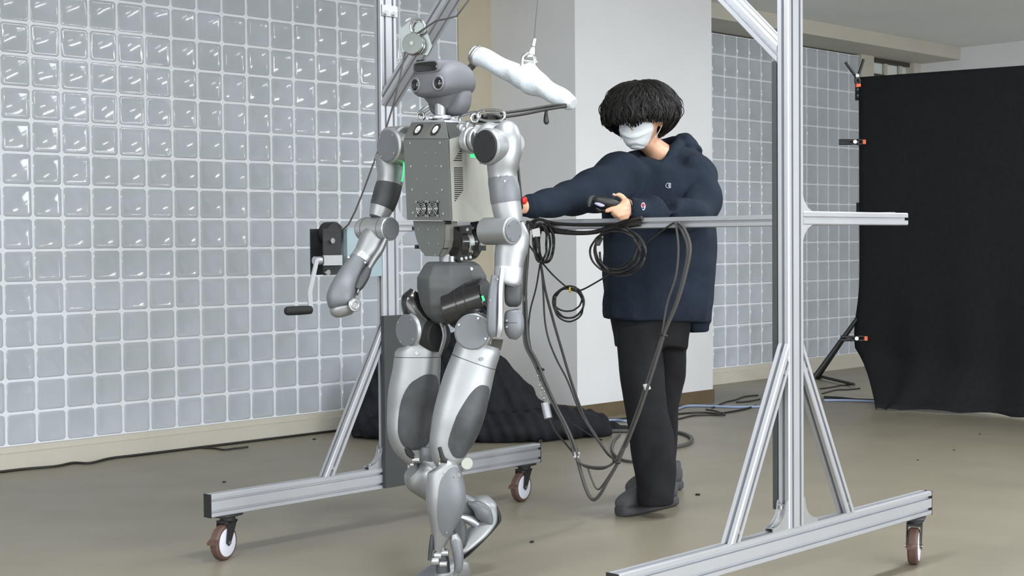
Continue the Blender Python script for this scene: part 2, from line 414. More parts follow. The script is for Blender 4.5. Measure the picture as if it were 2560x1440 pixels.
slab('head_rail', wx0, 8.38, .02, .06, WT-.025, WT+.008, 'rail_dark', None, win)
for xx in (wx0+.3, 8.25): slab('rail_bracket', xx-.02, xx+.02, .03, .05, 2.46, WT, 'cream_paint', None, win)

# ------------------------------------------------------------------ gantry frame
S_, ZB, PH, PW = 1.761, .1498, .0784, .0392
gantry = thing('gantry_frame', 'wheeled aluminium extrusion gantry straddling the walking robot', 'gantry', G(0, -S_/2, 0))
def profile(wa, hb, na, nb, ch=.003, sw=.0048, sd=.0125):
    """outline of a slotted extrusion: na slots on the long a sides, nb on the b sides"""
    pts = []
    def side(p, d, nvec, L, n):
        q = [p+d*ch]
        for k in range(n):
            c = p+d*(L*(k+.5)/n); q += [c-d*sw, c-d*sw-nvec*sd, c+d*sw-nvec*sd, c+d*sw]
        q.append(p+d*(L-ch)); return q
    a, b = V(1, 0), V(0, 1)
    pts += side(V(-wa, -hb), a, -b, 2*wa, na); pts += side(V(wa, -hb), b, a, 2*hb, nb)
    pts += side(V(wa, hb), -a, b, 2*wa, na); pts += side(V(-wa, hb), -b, -a, 2*hb, nb)
    return pts
def bar(name, p0, p1, A, B, na, nb, parent=gantry, m='alu'):
    """A, B: half-axis vectors of the section"""
    wa, hb = np.linalg.norm(A), np.linalg.norm(B); a, b = A/wa, B/hb
    return MB().prism([p0+a*q[0]+b*q[1] for q in profile(wa, hb, na, nb)], p1-p0).build(name, m, parent, 0)
Lb = .813; zt = ZB+PH
def cap(name, c, A, B, n, t=.004, parent=gantry):
    MB().box(c+n*t/2, A*1.01, B*1.01, n*t/2).build(name, 'black_plastic', parent, 0)
def caster(u, v, ang, parent=gantry):
    c = G(u, v, 0); d = UX*math.cos(ang)+VX*math.sin(ang); n = np.cross(ZX, d)            # d rolling direction, n axle
    base = MB().box(c+ZX*(ZB-.003), d*.045, n*.032, ZX*.003).cyl(c+ZX*(ZB-.022), c+ZX*(ZB-.006), .026, seg=20).build('caster', 'black_plastic', parent, 30)
    ax = c-d*.026+ZX*.0600; fk = MB()
    for sgn in (-1, 1):
        o = n*.021*sgn
        fk.prism([c+ZX*(ZB-.02)+d*.022+o, c+ZX*(ZB-.02)-d*.030+o, ax-d*.014+o, ax-ZX*.012+o, ax+d*.012+o], n*.003*sgn)
    fk.box(c+ZX*(ZB-.022)-d*.004, d*.028, n*.024, ZX*.004).build('fork', 'black_plastic', base, 30)
    MB().cyl(ax-n*.0165, ax+n*.0165, .0600, seg=36, bev=.006).build('tyre', 'tyre_brown', base, 40)
    for sgn in (-1, 1): MB().cyl(ax+n*.0162*sgn, ax+n*.0178*sgn, .0485, .044, seg=32).build('wheel_disc', 'wheel_white', base, 40)
    MB().cyl(ax-n*.028, ax+n*.028, .0065, seg=10).build('axle', 'chrome', base, 40)
    MB().box(ax-d*.058+ZX*.012, d*.014+ZX*.006, n*.016, ZX*.005).build('brake_pedal', 'tyre_brown', base, 0)
for v in (0, -S_):
    bar('base_beam', G(-Lb, v, ZB+PH/2), G(Lb, v, ZB+PH/2), VX*PW/2, ZX*PH/2, 1, 2)
    for sg in (-1, 1): cap('end_cap', G(sg*Lb, v, ZB+PH/2), VX*PW/2, ZX*PH/2, UX*sg)
    bar('post', G(0, v, zt), G(0, v, 2.45), UX*PH/2, VX*PW/2, 2, 1)
    for sg in (-1, 1):                                                                   # lower diagonal braces
        a0, a1 = G(sg*.305, v, zt-.002), G(sg*.033, v, .735)
        t = nrm(a1-a0); p = np.cross(t, VX)
        # ends cut flush with the beam top and the post face
        q = []
        for s1, s2 in ((-1, -1), (1, -1), (1, 1), (-1, 1)): pass
        wa = PW/2; prof = profile(wa, wa, 1, 1); P0 = []; P1 = []
        for (x, y) in prof:
            o = a0+p*x+VX*y; P0.append(o+t*((zt-o[2])/t[2]))
            uu = np.dot(o-G(0, 0, 0), UX); tu = np.dot(t, UX); tgt = sg*PH/2
            e = o+t*((tgt-uu)/tu)
            if e[2] > .79: e = o+t*((.79-o[2])/t[2])
            P1.append(e)
        n = len(prof)
        br = MB().add(P0+P1, [tuple(range(n))[::-1], tuple(range(n, 2*n))]+[(i, (i+1) % n, n+(i+1) % n, n+i) for i in range(n)]).build('diagonal_brace', 'alu', gantry, 0)
        for k in (.06, .9):
            c = a0+(a1-a0)*k-VX*(PW/2-.004); c2 = c+0
            MB().cyl(c, c-VX*.003, .007, seg=12).build('bolt', 'chrome', br, 40)
            cu = a0+(a1-a0)*k+p*(-sg)*(PW/2-.004)*(1 if np.dot(p, UX)*-sg*sg > 0 else -1)
        # curved corner bracket between post and beam
        u0 = sg*PH/2; pts = [G(u0, v-.016, zt), G(u0+sg*.078, v-.016, zt), G(u0+sg*.078, v-.016, zt+.008)]
        for k in range(7):
            th = k/6*math.pi/2; pts.append(G(u0+sg*(.078-.066*math.sin(th)), v-.016, zt+.012+.062*(1-math.cos(th))))
        pts += [G(u0+sg*.008, v-.016, zt+.082), G(u0, v-.016, zt+.082)]
        bk = MB().prism(pts, VX*.004); bk.prism([p_+VX*.028 for p_ in pts], VX*.004)
        web = [G(u0+sg*(.078-.066*math.sin(k/6*math.pi/2))-sg*.006, v-.014, zt+.008+.062*(1-math.cos(k/6*math.pi/2))) for k in range(7)]
        bk.add(web+[p_+VX*.028 for p_ in web], [(i, i+1, 8+i, 7+i) for i in range(6)])
        bko = bk.build('corner_bracket', 'alu_bright', gantry, 20)
        for (du, dz) in ((.06, .012), (.016, .062)): MB().cyl(G(u0+sg*du, v, zt+dz-.004), G(u0+sg*du, v, zt+dz+.006), .006, seg=10).build('bolt', 'chrome', bko, 40)
    for u in (-.735, .735): caster(u, v, {(-.735, 0): .35, (.735, 0): .2, (-.735, -S_): .3, (.735, -S_): .40}[(u, v)])
# top beam and the two upper braces
bar('top_beam', G(0, .02, 2.41), G(0, -S_-.02, 2.41), UX*PW/2, ZX*PH/2, 1, 2)
for v, sg in ((0, -1), (-S_, 1)):
    a0 = G(0, v+sg*PW/2, 1.60); t = nrm(VX*sg+ZX*1.0); t = nrm(VX*sg*1.0+ZX*(1.0 if sg < 0 else .98)); p = np.cross(t, UX)
    prof = profile(PH/2, PW/2, 2, 1); P0 = []; P1 = []
    for (x, y) in prof:
        o = a0+UX*x+p*y; vv_ = np.dot(o-G(0, 0, 0), VX); P0.append(o+t*(((v+sg*PW/2)-vv_)/np.dot(t, VX))); P1.append(o+t*((2.372-o[2])/t[2]))
    n = len(prof)
    MB().add(P0+P1, [tuple(range(n))[::-1], tuple(range(n, 2*n))]+[(i, (i+1) % n, n+(i+1) % n, n+i) for i in range(n)]).build('upper_brace', 'alu', gantry, 0)
MB().box(G(0, -PW/2-.004, 1.925), UX*.038, VX*.003, ZX*.02).build('joint_plate', 'alu_bright', gantry, 0)
for du in (-.02, .02): MB().cyl(G(du, -PW/2-.005, 1.915), G(du, -PW/2-.014, 1.915), .008, seg=12).build('bolt', 'chrome', gantry, 40)
# push handle: two arms and a cross rail
ZH = 1.128
for v in (0, -S_): bar('handle_arm', G(PH/2, v, ZH), G(.655, v, ZH), VX*PW/2, ZX*PW/2, 1, 1)
bar('handle_rail', G(.625, -PW/2, ZH+.003), G(.625, -S_+PW/2, ZH+.003), UX*PW/2, ZX*PW/2, 1, 1)
for v in (0, -S_):
    for sg in (-1, 1):
        pts = [G(PH/2, v-.015, ZH+sg*PW/2)]+[G(PH/2+.06*math.cos(k/5*math.pi/2)**3.2, v-.015, ZH+sg*(PW/2+.06*math.sin(k/5*math.pi/2)**3.2)) for k in range(6)]
        MB().prism(pts, VX*.03).build('corner_bracket', 'alu', gantry, 20)
# dark pads on the inner faces of the posts
MB().box(G(.0, -PW/2-.009, .475), UX*.055, VX*.009, ZX*.32).build('post_pad', 'pad_grey', gantry, 0)
MB().box(G(-.006, -S_+PW/2+.009, .93), UX*.034, VX*.008, ZX*.65).build('post_pad', 'pad_grey', gantry, 0)
# hand winch on the left post
def GV(x, y, v): p = onV(x, y, v)-V(GX, GY, 0); return V(np.dot(p, UX), v, p[2])
wn = MB().box(G(-.284, -.02, 1.035), UX*.040, VX*.0025, ZX*.083)
wno = wn.build('hand_winch', 'black_plastic', gantry, 20)
MB().box(G(-.284, .052, 1.035), UX*.040, VX*.0025, ZX*.083).build('side_plate', 'black_plastic', wno, 20)
MB().prism([G(-.225, -.035, .955), G(-.225, -.035, 1.115), G(-.218, -.035, 1.122), G(-.165, -.035, 1.122), G(-.165, -.035, .955)], VX*.09).build('mount_plate', 'steel_blue', wno, 20)
MB().box(G(-.10, 0, .985), UX*.066, VX*.012, ZX*.042).build('mount_arm', 'steel_blue', wno, 0)
MB().cyl(G(-.255, .0, 1.105), G(-.255, .045, 1.105), .038, seg=28).build('drum', 'black_rubber', wno, 30)
gear = MB()
for k in range(26):
    a = 2*math.pi*k/26; gear.box(G(-.262+.036*math.cos(a), -.01, 1.10+.036*math.sin(a)), UX*.004, VX*.005, ZX*.004)
gear.cyl(G(-.262, -.014, 1.10), G(-.262, -.006, 1.10), .036, seg=26).build('gear', 'black_plastic', wno, 30)
for (du, dz) in ((-.29, 1.075), (-.312, .962), (-.30, 1.007), (-.272, 1.007)): MB().cyl(G(du, -.022, dz), G(du, -.034, dz), .010, seg=14).build('nut', 'chrome', wno, 40)
ck = MB().box(G(-.295, -.037, 1.005), UX*.042, VX*.004, ZX*.018).cyl(G(-.345, -.030, 1.005), G(-.372, -.03, 1.005), .015, seg=14)
cko = ck.build('crank', 'alu_bright', wno, 30)
MB().prism([G(-.362, -.04, 1.012), G(-.378, -.04, 1.012), G(-.415, -.04, .895), G(-.410, -.04, .822), G(-.392, -.04, .822), G(-.396, -.04, .895)], -VX*.006).build('crank_arm', 'alu', wno, 0)
ha = G(-.402, -.045, .832); dirh = nrm(at(716, 767, 1.0)-at(772, 770, 1.0)); dirh = -UX
dirh = nrm(dirh)
loft([(ha+dirh*s, np.cross(dirh, ZX)*r, ZX*r, 2) for s, r in ((0, .012), (.004, .0145), (.03, .0155), (.06, .016), (.098, .0155), (.108, .0135), (.112, .008))], 4, 18).build('grip', 'black_rubber', wno, 50)
# pulley on the upper brace
pc = at(1031, 109, 5.03); pf = nrm(-UX*.82-VX*.45+ZX*.1); pu = nrm(np.cross(pf, ZX))
bk = MB().prism([pc-pf*.03+pu*(-.034)+ZX*(.075), pc-pf*.03+pu*(.02)+ZX*(.085), pc-pf*.03+pu*.055+ZX*.06, pc-pf*.03+pu*.05-ZX*.02, pc-pf*.03-pu*.045-ZX*.035, pc-pf*.03-pu*.062-ZX*.005], -pf*.006)
pbk = bk.build('pulley_bracket', 'pulley_metal', gantry, 20)
pl = MB(); pl.cyl(pc-pf*.03, pc-pf*.021, .038, seg=32, bev=.002); pl.cyl(pc-pf*.021, pc-pf*.010, .030, seg=32); pl.cyl(pc-pf*.010, pc-pf*.002, .038, seg=32, bev=.002)
pl.build('sheave', 'chrome', pbk, 35)
MB().cyl(pc-pf*.002, pc+pf*.003, .037, seg=32, bev=.001).build('cover_disc', 'pulley_metal', pbk, 35)
MB().cyl(pc+pf*.002, pc+pf*.009, .008, seg=6).build('nut', 'chrome', pbk, 30)
MB().ring(pc+ZX*.06-pu*.015-pf*.012, pf, .026, .004, up=ZX).build('swivel_ring', 'chrome', pbk, 40)
# steel cable: winch drum -> pulley -> top beam -> spreader bar
topc = G(-.02, -.86, 2.36)
tp = at(1335, 105, 4.72)
cb = MB().tube([G(-.255, .02, 1.13), at(872, 560, 5.24), at(944, 380, 5.14), at(985, 255, 5.08), at(1013, 130, 5.045)], .0032, 6, 4)
cb.tube([at(1040, 86, 5.04), at(1090, 52, 4.98), at(1172, 0, 4.92), G(-.05, -.72, 2.36)], .0032, 6, 3)
cb.tube([topc, tp], .0024, 6, 2)
cb.build('steel_cable', 'cable_grey', None, 50, label='thin steel hoist cable running from winch over pulley to the spreader bar', category='cable')

# ------------------------------------------------------------------ spreader bar and slings
spr = thing('spreader_bar', 'white foam wrapped lifting bar hanging from the hoist cable', 'lifting bar', at(1312, 190, 4.72))
sk = [(1189, 137, 4.86, 22, .022), (1196, 139, 4.85, 24, .026), (1230, 156, 4.81, 24, .028), (1270, 176, 4.77, 25, .03), (1295, 188, 4.745, 29, .032), (1316, 193, 4.72, 36, .036),
      (1335, 205, 4.70, 34, .034), (1362, 222, 4.66, 25, .029), (1395, 240, 4.62, 24, .028), (1422, 254, 4.59, 21, .026), (1434, 260, 4.575, 12, .015)]
wv = lambda s, t: .04*math.sin(s*37+2*math.sin(t))+.03*math.sin(3*t+s*21)
limb(sk, 2.1, 6, 26, bump=wv).build('foam_wrap', 'foam_white', spr, 60)
MB().ring(at(1189, 137, 4.855), nrm(at(1230, 156, 4.81)-at(1189, 137, 4.86)), .030, .004).build('end_ring', 'chrome', spr, 50)
MB().ring(at(1196, 141, 4.85), nrm(at(1230, 156, 4.81)-at(1189, 137, 4.86)), .032, .003).build('end_ring', 'chrome', spr, 50)
sh = MB(); c0 = at(1322, 152, 4.72)
sh.tube([c0+RM[0]*-.022+ZX*-.025, c0+RM[0]*-.018+ZX*.012, c0+RM[0]*.0+ZX*.024, c0+RM[0]*.018+ZX*.008, c0+RM[0]*.014-ZX*.03], .006, 10, 6)
sh.cyl(c0+RM[0]*-.024+ZX*.0, c0+RM[0]*.028-ZX*.004, .005, seg=10)
sh.build('shackle', 'chrome', spr, 50)
loft([(at(1327, 143, 4.72), RM[0]*.012, -VIEW*.006, 2), (at(1331, 125, 4.72), RM[0]*.008, -VIEW*.006, 2), (at(1333, 118, 4.72), RM[0]*.005, -VIEW*.005, 2)], 3, 14).build('thimble', 'tie_white', spr, 50)
MB().cyl(at(1333, 116, 4.72), at(1337, 97, 4.72), .007, seg=14).build('ferrule', 'alu_bright', spr, 40)

sl = MB().tube([at(1415, 262, 4.57), at(1380, 264, 4.54), at(1320, 274, 4.48), at(1252, 283, 4.42)], .0045, 8, 5)
sl.tube([at(1415, 266, 4.56), at(1370, 273, 4.52), at(1310, 285, 4.46), at(1256, 293, 4.41)], .0045, 8, 5)
sl.tube([at(1368, 264, 4.53), at(1366, 275, 4.53), at(1364, 290, 4.53)], .005, 8, 4)
sl.add(*(lambda m: (m.v, m.f))(limb([(1365, 283, 4.53, 4, .006), (1365, 295, 4.53, 6, .007), (1366, 305, 4.53, 7, .007), (1367, 311, 4.53, 3, .004)], 2, 3, 12)))
sl.build('sling', 'cable', None, 50, label='black rope sling tied from the bar end to the near shoulder', category='sling')
MB().tube([at(1191, 148, 4.86), at(1180, 165, 4.88), at(1165, 180, 4.9)], .012, 8, 4).build('sling', 'cable_grey', None, 50, label='short grey strap hanging from the bar end behind the robot head', category='sling')
def carabiner(p, q, wdt, lab):
    d = q-p; L = np.linalg.norm(d); t = d/L; s = nrm(np.cross(t, VIEW)); mb = MB(); pts = []
    for k in range(25):
        a = 2*math.pi*k/24; pts.append((p+q)/2+t*(L/2)*math.copysign(abs(math.cos(a))**.7, math.cos(a))+s*wdt*math.copysign(abs(math.sin(a))**.8, math.sin(a)))
    mb.tube(pts, .0048, 8, 2).build('carabiner', 'chrome', None, 50, label=lab, category='carabiner', group='carabiners on the robot shoulders')
carabiner(at(1195, 288, 4.45), at(1262, 290, 4.40), .017, 'long steel carabiner hooked on the near black sling')
carabiner(at(1150, 300, 4.52), at(1200, 288, 4.46), .013, 'small steel carabiner lying on the robot top plate')
carabiner(at(1050, 285, 4.66), at(1079, 267, 4.68), .008, 'steel carabiner beside the robot neck on the far shoulder')

# ------------------------------------------------------------------ humanoid robot
bot = thing('humanoid_robot', 'silver and grey humanoid robot striding with one foot lifted', 'robot', V(*onfloor(1105, 1470)[:2], 0))
FW, RT = -UX, VX                                             # the robot faces along FW, RT is its right hand side
def disc(name, c, n, r, t, m, parent, seg=36, bev=.002): return MB().cyl(c, c+n*t, r, seg=seg, bev=bev).build(name, m, parent, 35)
def screws(parent, pts, n, r=.0035, name='screw', m='chrome'):
    for p in pts: MB().cyl(p-n*.001, p+n*.0025, r, seg=8).build(name, m, parent, 40)
# --- torso
K = at(1125, 450, 4.40)
def fr(x, y, back=0.): return onplane(x, y, K-FW*back, FW)
def sd(x, y, inn=0.): return onplane(x, y, K+RT*inn, RT)
def sheet(name, pts, n, t, m, parent): return MB().prism(pts, n*t).build(name, m, parent, 0)
F1 = [fr(1011, 348), fr(1122, 348), fr(1129, 552), fr(1020, 550)]
core = MB(); zt_, zb_ = F1[0][2], F1[3][2]
back = .20
body_pts = [F1[0]-FW*.006+ZX*0, F1[1]-FW*.006, F1[2]-FW*.006, F1[3]-FW*.006]
torso = core.prism([p-RT*0 for p in body_pts], -FW*back).build('torso', 'sheet_light', bot, 0)
tb = [fr(1031, 306, .035), fr(1114, 305, .035)]
core2 = MB(); Bk = [body_pts[0]-FW*back, body_pts[1]-FW*back]
core2.add([body_pts[0], body_pts[1], tb[1], tb[0], Bk[0]+ZX*0, Bk[1], Bk[1]+ZX*.045, Bk[0]+ZX*.045],
          [(0, 1, 2, 3), (4, 7, 6, 5), (0, 3, 7, 4), (1, 5, 6, 2), (3, 2, 6, 7), (0, 4, 5, 1)]).build('upper_frame', 'vent_dark', torso, 0)
fp = sheet('front_plate', F1, FW, .004, 'sheet', bot)
bevn = nrm(np.cross(tb[1]-F1[1], tb[0]-tb[1])); bevn = bevn if np.dot(bevn, FW) > 0 else -bevn
bv = sheet('bevel_plate', [F1[0], F1[1], tb[1], tb[0]], bevn, .003, 'sheet', bot)
screws(fp, [fr(x, y)+FW*.004 for x, y in ((1029, 358), (1104, 357), (1031, 416), (1107, 416), (1034, 474), (1109, 475), (1036, 532), (1112, 534))], FW, .0038)
screws(fp, [fr(x, y)+FW*.004 for x, y in ((1067, 381), (1092, 382), (1068, 415), (1092, 415), (1045, 448), (1094, 448), (1070, 482), (1095, 482))], FW, .0013, 'rivet', 'alu')
for x in (1047, 1091):                                       # two round badges on octagonal black plates
    c = onplane(x, 326, F1[0], bevn)+bevn*.003; e1 = nrm(F1[1]-F1[0]); e2 = nrm(np.cross(bevn, e1)); a = e1*.0165; b = e2*.0205
    pts = [c+a*u+b*v for u, v in ((-.55, -1), (.55, -1), (1, -.55), (1, .55), (.55, 1), (-.55, 1), (-1, .55), (-1, -.55))]
    bd = MB().prism(pts, bevn*.002).build('badge', 'black_plastic', bv, 0)
    MB().add(*(lambda P: (P, [tuple(range(24))]))([c+bevn*.0025+a*.62*math.cos(t)+b*.66*math.sin(t) for t in np.linspace(0, 2*math.pi, 24, endpoint=False)])).build('badge_face', 'label_white', bd, 0)
    for dy in (-.1, .25, .45): MB().box(c+bevn*.0027-b*dy*.8+a*(.1 if dy == .45 else 0), a*.42, b*.03, bevn*.0002).build('badge_print', 'mid_panel', bd, 0)
for x in (1058, 1087):                                       # two fans with wire guards
    c = fr(x, 522)+FW*.004; a = RT*.0215; b = ZX*.0215
    fb = MB().box(c+FW*.001, a, b, FW*.002).build('fan', 'black_gloss', fp, 0)
    gd = MB()
    for R_ in (.019, .013, .007): gd.ring(c+FW*.005, FW, R_, .0011, 28, 6)
    for s1 in (-1, 1): gd.tube([c+FW*.006-(a+b*s1), c+FW*.006+(a+b*s1)], .0012, 6, 1, False)
    gd.build('fan_guard', 'chrome', fb, 50)
    screws(fb, [c+a*i+b*j+FW*.003 for i in (-1, 1) for j in (-1, 1)], FW, .0038)
spA = sheet('side_panel', [sd(1123, 348), sd(1160, 338), sd(1166, 550), sd(1129, 552)], -RT, .003, 'sheet_light', bot)
spB = sheet('side_panel', [sd(1161, 338, .012), sd(1194, 330, .012), sd(1199, 545, .012), sd(1167, 550, .012)], -RT, .003, 'sheet_light', bot)
spC = sheet('side_panel', [sd(1195, 330, .004), sd(1232, 322, .004), sd(1236, 542, .004), sd(1200, 545, .004)], -RT, .003, 'sheet', bot)
vt = MB()
def slot(x0, x1, y, inn=.0, dy=0): vt.prism([sd(x0, y-1.3, inn)-RT*.0031, sd(x1, y-1.3+dy, inn)-RT*.0031, sd(x1, y+1.3+dy, inn)-RT*.0031, sd(x0, y+1.3, inn)-RT*.0031], -RT*.0004)
for k in range(6): slot(1153-3.6*k-3, 1153, 373+5.6*k)
for k in range(18):
    y = 420+5.1*k; x0 = 1133+.1*k; x1 = 1155+.08*k
    slot(x0, x1 if k < 12 else x1-3.6*(k-11), y)
for k in range(7): slot(1208+k*.3, 1228, 492+5*k, .004, -6)
vt.build('vent_slots', 'vent_dark', spA, 0, 'stuff')
for y in (365, 545): screws(spB, [sd(1190, y-3, .012)-RT*.003, sd(1196, y-3, .012)-RT*.003], -RT, .002)
# top plate and its clutter
tpz = tb[0][2]
MB().prism([tb[0]+FW*.004, tb[1]+FW*.004-RT*.0, tb[1]-FW*.165-RT*.02, tb[0]-FW*.165], ZX*.006).build('top_plate', 'alu_bright', bot, 0)
nb = at(1101, 285, 4.51)
MB().cyl(V(nb[0], nb[1], tpz), V(nb[0], nb[1], tpz+.06), .017, seg=24).build('neck', 'cast_alu', bot, 35)
MB().cyl(V(nb[0], nb[1], tpz+.004), V(nb[0], nb[1], tpz+.016), .034, seg=24, bev=.003).build('neck_flange', 'alu_bright', bot, 35)
screws(bot, [V(nb[0]+.04*math.cos(a), nb[1]+.04*math.sin(a), tpz+.006) for a in np.linspace(0, 6.28, 7)[:-1]], ZX, .006, 'bolt')
MB().ring(at(1052, 291, 4.64), nrm(VIEW*.8+RM[0]*.4), .013, .0042).build('eye_bolt', 'chrome', bot, 50)
MB().ring(at(1186, 296, 4.46), nrm(VIEW*.8-RM[0]*.4), .012, .004).build('eye_bolt', 'chrome', bot, 50)
MB().box(at(1222, 297, 4.52), UX*.035, VX*.03, ZX*.011).build('battery_clip', 'black_plastic', bot, 0)
MB().tube([at(1205, 292, 4.47), at(1235, 288, 4.5), at(1255, 296, 4.5), at(1266, 318, 4.5)], .008, 10, 6).build('power_cable', 'cable', bot, 50)
MB().tube([at(1292, 380, 4.45), at(1300, 470, 4.46), at(1305, 520, 4.5)], .004, 8, 5).build('power_cable', 'cable', bot, 50)
for (x, y, r) in ((1168, 333, .02), (1158, 322, .014), (1176, 318, .016)): MB().cyl(at(x, y, 4.46), at(x, y, 4.46)+RT*.05, r, seg=18, bev=.003).build('actuator', 'cast_alu', bot, 35)
# --- head
H = at(1110, 203, 4.53); HFW = nrm(FW*math.cos(.17)-RT*math.sin(.17)); HL, HU = nrm(-RT*math.cos(.17)-FW*math.sin(.17)), ZX
def hd(f, l, u): return H+HFW*f+HL*l+HU*u
hk = [(f, zc, hl, hz, n) for f, zc, hl, hz, n in ((.092, -.012, .030, .020, 2.4), (.088, -.010, .056, .036, 2.6), (.072, -.006, .072, .049, 2.8), (.04, .002, .079, .058, 2.8),
      (0, .006, .081, .060, 2.6), (-.045, .004, .080, .055, 2.5), (-.078, -.004, .066, .040, 2.4), (-.096, -.008, .044, .024, 2.2), (-.1, -.009, .02, .01, 2))]
head = loft([(hd(f, 0, zc), HL*hl, HU*hz, n) for f, zc, hl, hz, n in hk], 6, 40).build('head', 'print_grey', bot, 60)
loft([(hd(-.028, .0, u), HL*a, HFW*b, 3) for u, a, b in ((-.03, .070, .046), (-.05, .071, .046), (-.075, .068, .042), (-.095, .058, .036), (-.104, .04, .024), (-.106, .02, .01))], 5, 32).build('neck_guard', 'print_grey', head, 60)
loft([(hd(.02+u*.1, .0, u), HL*a, HFW*b, 2.6) for u, a, b in ((-.035, .064, .05), (-.056, .052, .04), (-.075, .036, .028), (-.088, .022, .018))], 4, 28).build('chin', 'print_grey', head, 60)
loft([(hd(f, .0, .036+d), HL*a, HU*b, 4) for f, a, b, d in ((.03, .050, .022, .004), (.07, .052, .022, .002), (.088, .051, .021, 0), (.093, .046, .017, 0))], 3, 36).build('brow', 'print_grey', head, 50)
loft([(hd(f, 0, .036), HL*a, HU*b, 5) for f, a, b in ((.085, .043, .0145), (.0945, .043, .0145), (.096, .041, .0125))], 2, 36).build('camera_bar', 'lens', head, 40)
MB().box(hd(.086, -.022, .056), HL*.014, HFW*.006, HU*.003).build('camera_clip', 'black_plastic', head, 0)
for s in (-1, 1):
    c = hd(.086, s*.044, -.016); n = nrm(HFW+HL*s*.10-HU*.05)
    e = MB().ring(c+n*.004, n, .0175, .0032, up=HU, stretch=1.18).build('eye_ring', 'mid_panel', head, 50)
    a = nrm(np.cross(n, HU))
    MB().ball(c+n*.001, a*.0155, HU*.0185, n*.007).build('eye_lens', 'lens', e, 60)
MB().prism([hd(.028, -.012, -.045), hd(.028, .012, -.045), hd(.024, .012, -.08), hd(.024, -.012, -.08)], -HFW*.04).build('neck_yoke', 'cast_alu', head, 0)
# --- arm on the image left (robot's right)
c = at(970, 364, 4.66)
shR = MB().cyl(c, c-FW*.105, .0565, seg=44, bev=.006).build('shoulder', 'alu_bright', bot, 30)
disc('shoulder_cover', c, FW, .0515, .004, 'mid_panel', shR)
screws(shR, [c+FW*.004+(RT*math.cos(a)+ZX*math.sin(a))*.043 for a in (.7, 2.3, 3.8, 5.4)], FW, .003)
MB().cyl(at(975, 350, 4.76), at(1018, 348, 4.66), .044, seg=36, bev=.006).build('shoulder_link', 'cast_alu', shR, 30)
ua = limb_keys([(972, 385, 4.74, 36, .05), (974, 410, 4.74, 34, .048), (976, 446, 4.735, 33, .045), (962, 499, 4.72, 31, .043), (951, 527, 4.715, 28, .041), (944, 545, 4.71, 22, .036)])
uo = loft(ua, 6, 36).build('upper_arm', 'cast_alu', bot, 50)
band(ua, .46, .74, .0022).build('arm_band', 'dark_panel', uo, 50)
pi_ = at(977, 572, 4.655)
el = MB().cyl(pi_, pi_+RT*.135, .0385, seg=40, bev=.003).build('elbow', 'alu_bright', bot, 30)
disc('elbow_cover', pi_, -RT, .034, .003, 'mid_panel', el); disc('elbow_cover', pi_+RT*.135, RT, .036, .004, 'disc_black', el)
for k in (.03, .108): MB().ring(pi_+RT*k, RT, .0387, .0008, 40, 4).build('seam', 'vent_dark', el, 40)
fa = limb_keys([(952, 575, 4.70, 26, .034), (936, 595, 4.695, 34, .038), (923, 620, 4.685, 33, .037), (908, 640, 4.675, 27, .034), (897, 654, 4.668, 25, .033)])
fo = loft(fa, 6, 36).build('forearm', 'cast_alu', bot, 50)
band(fa, .72, .97, .0015).build('wrist_ring', 'alu_bright', fo, 50)
limb([(965, 598, 4.66, 6, .02), (950, 628, 4.655, 8, .022), (932, 655, 4.65, 7, .022), (905, 705, 4.62, 5, .018), (893, 735, 4.60, 3, .012)], 2.4, 5, 20).build('arm_fairing', 'cast_alu', fo, 50)
hk_ = limb_keys([(897, 648, 4.662, 23, .032), (889, 662, 4.655, 25, .034), (872, 695, 4.64, 30, .038), (858, 725, 4.62, 34, .042), (851, 748, 4.61, 35, .042), (850, 765, 4.605, 29, .036), (851, 773, 4.60, 18, .024)], 2.8)
ho = loft(hk_, 6, 36).build('hand', 'mid_panel', bot, 50)
limb([(853, 760, 4.62, 32, .036), (858, 771, 4.62, 34, .037), (864, 783, 4.62, 27, .03), (866, 790, 4.62, 14, .016)], 2.6, 4, 30).build('hand_end', 'cast_alu', ho, 50)
kn = at(884, 762, 4.585)
disc('knuckle_disc', kn, nrm(-RT*.8+FW*.2), .0215, .012, 'chrome', ho); MB().ring(kn+nrm(-RT*.8+FW*.2)*.012, nrm(-RT*.8+FW*.2), .012, .003).build('knuckle_ring', 'alu_bright', ho, 40)
limb([(921, 672, 4.63, 9, .014), (912, 690, 4.62, 12, .018), (900, 712, 4.61, 11, .018), (893, 724, 4.60, 7, .012)], 3, 4, 24).build('thumb', 'dark_panel', ho, 40)
screws(ho, [at(872, 643, 4.625), at(913, 656, 4.625)], -VIEW, .003)
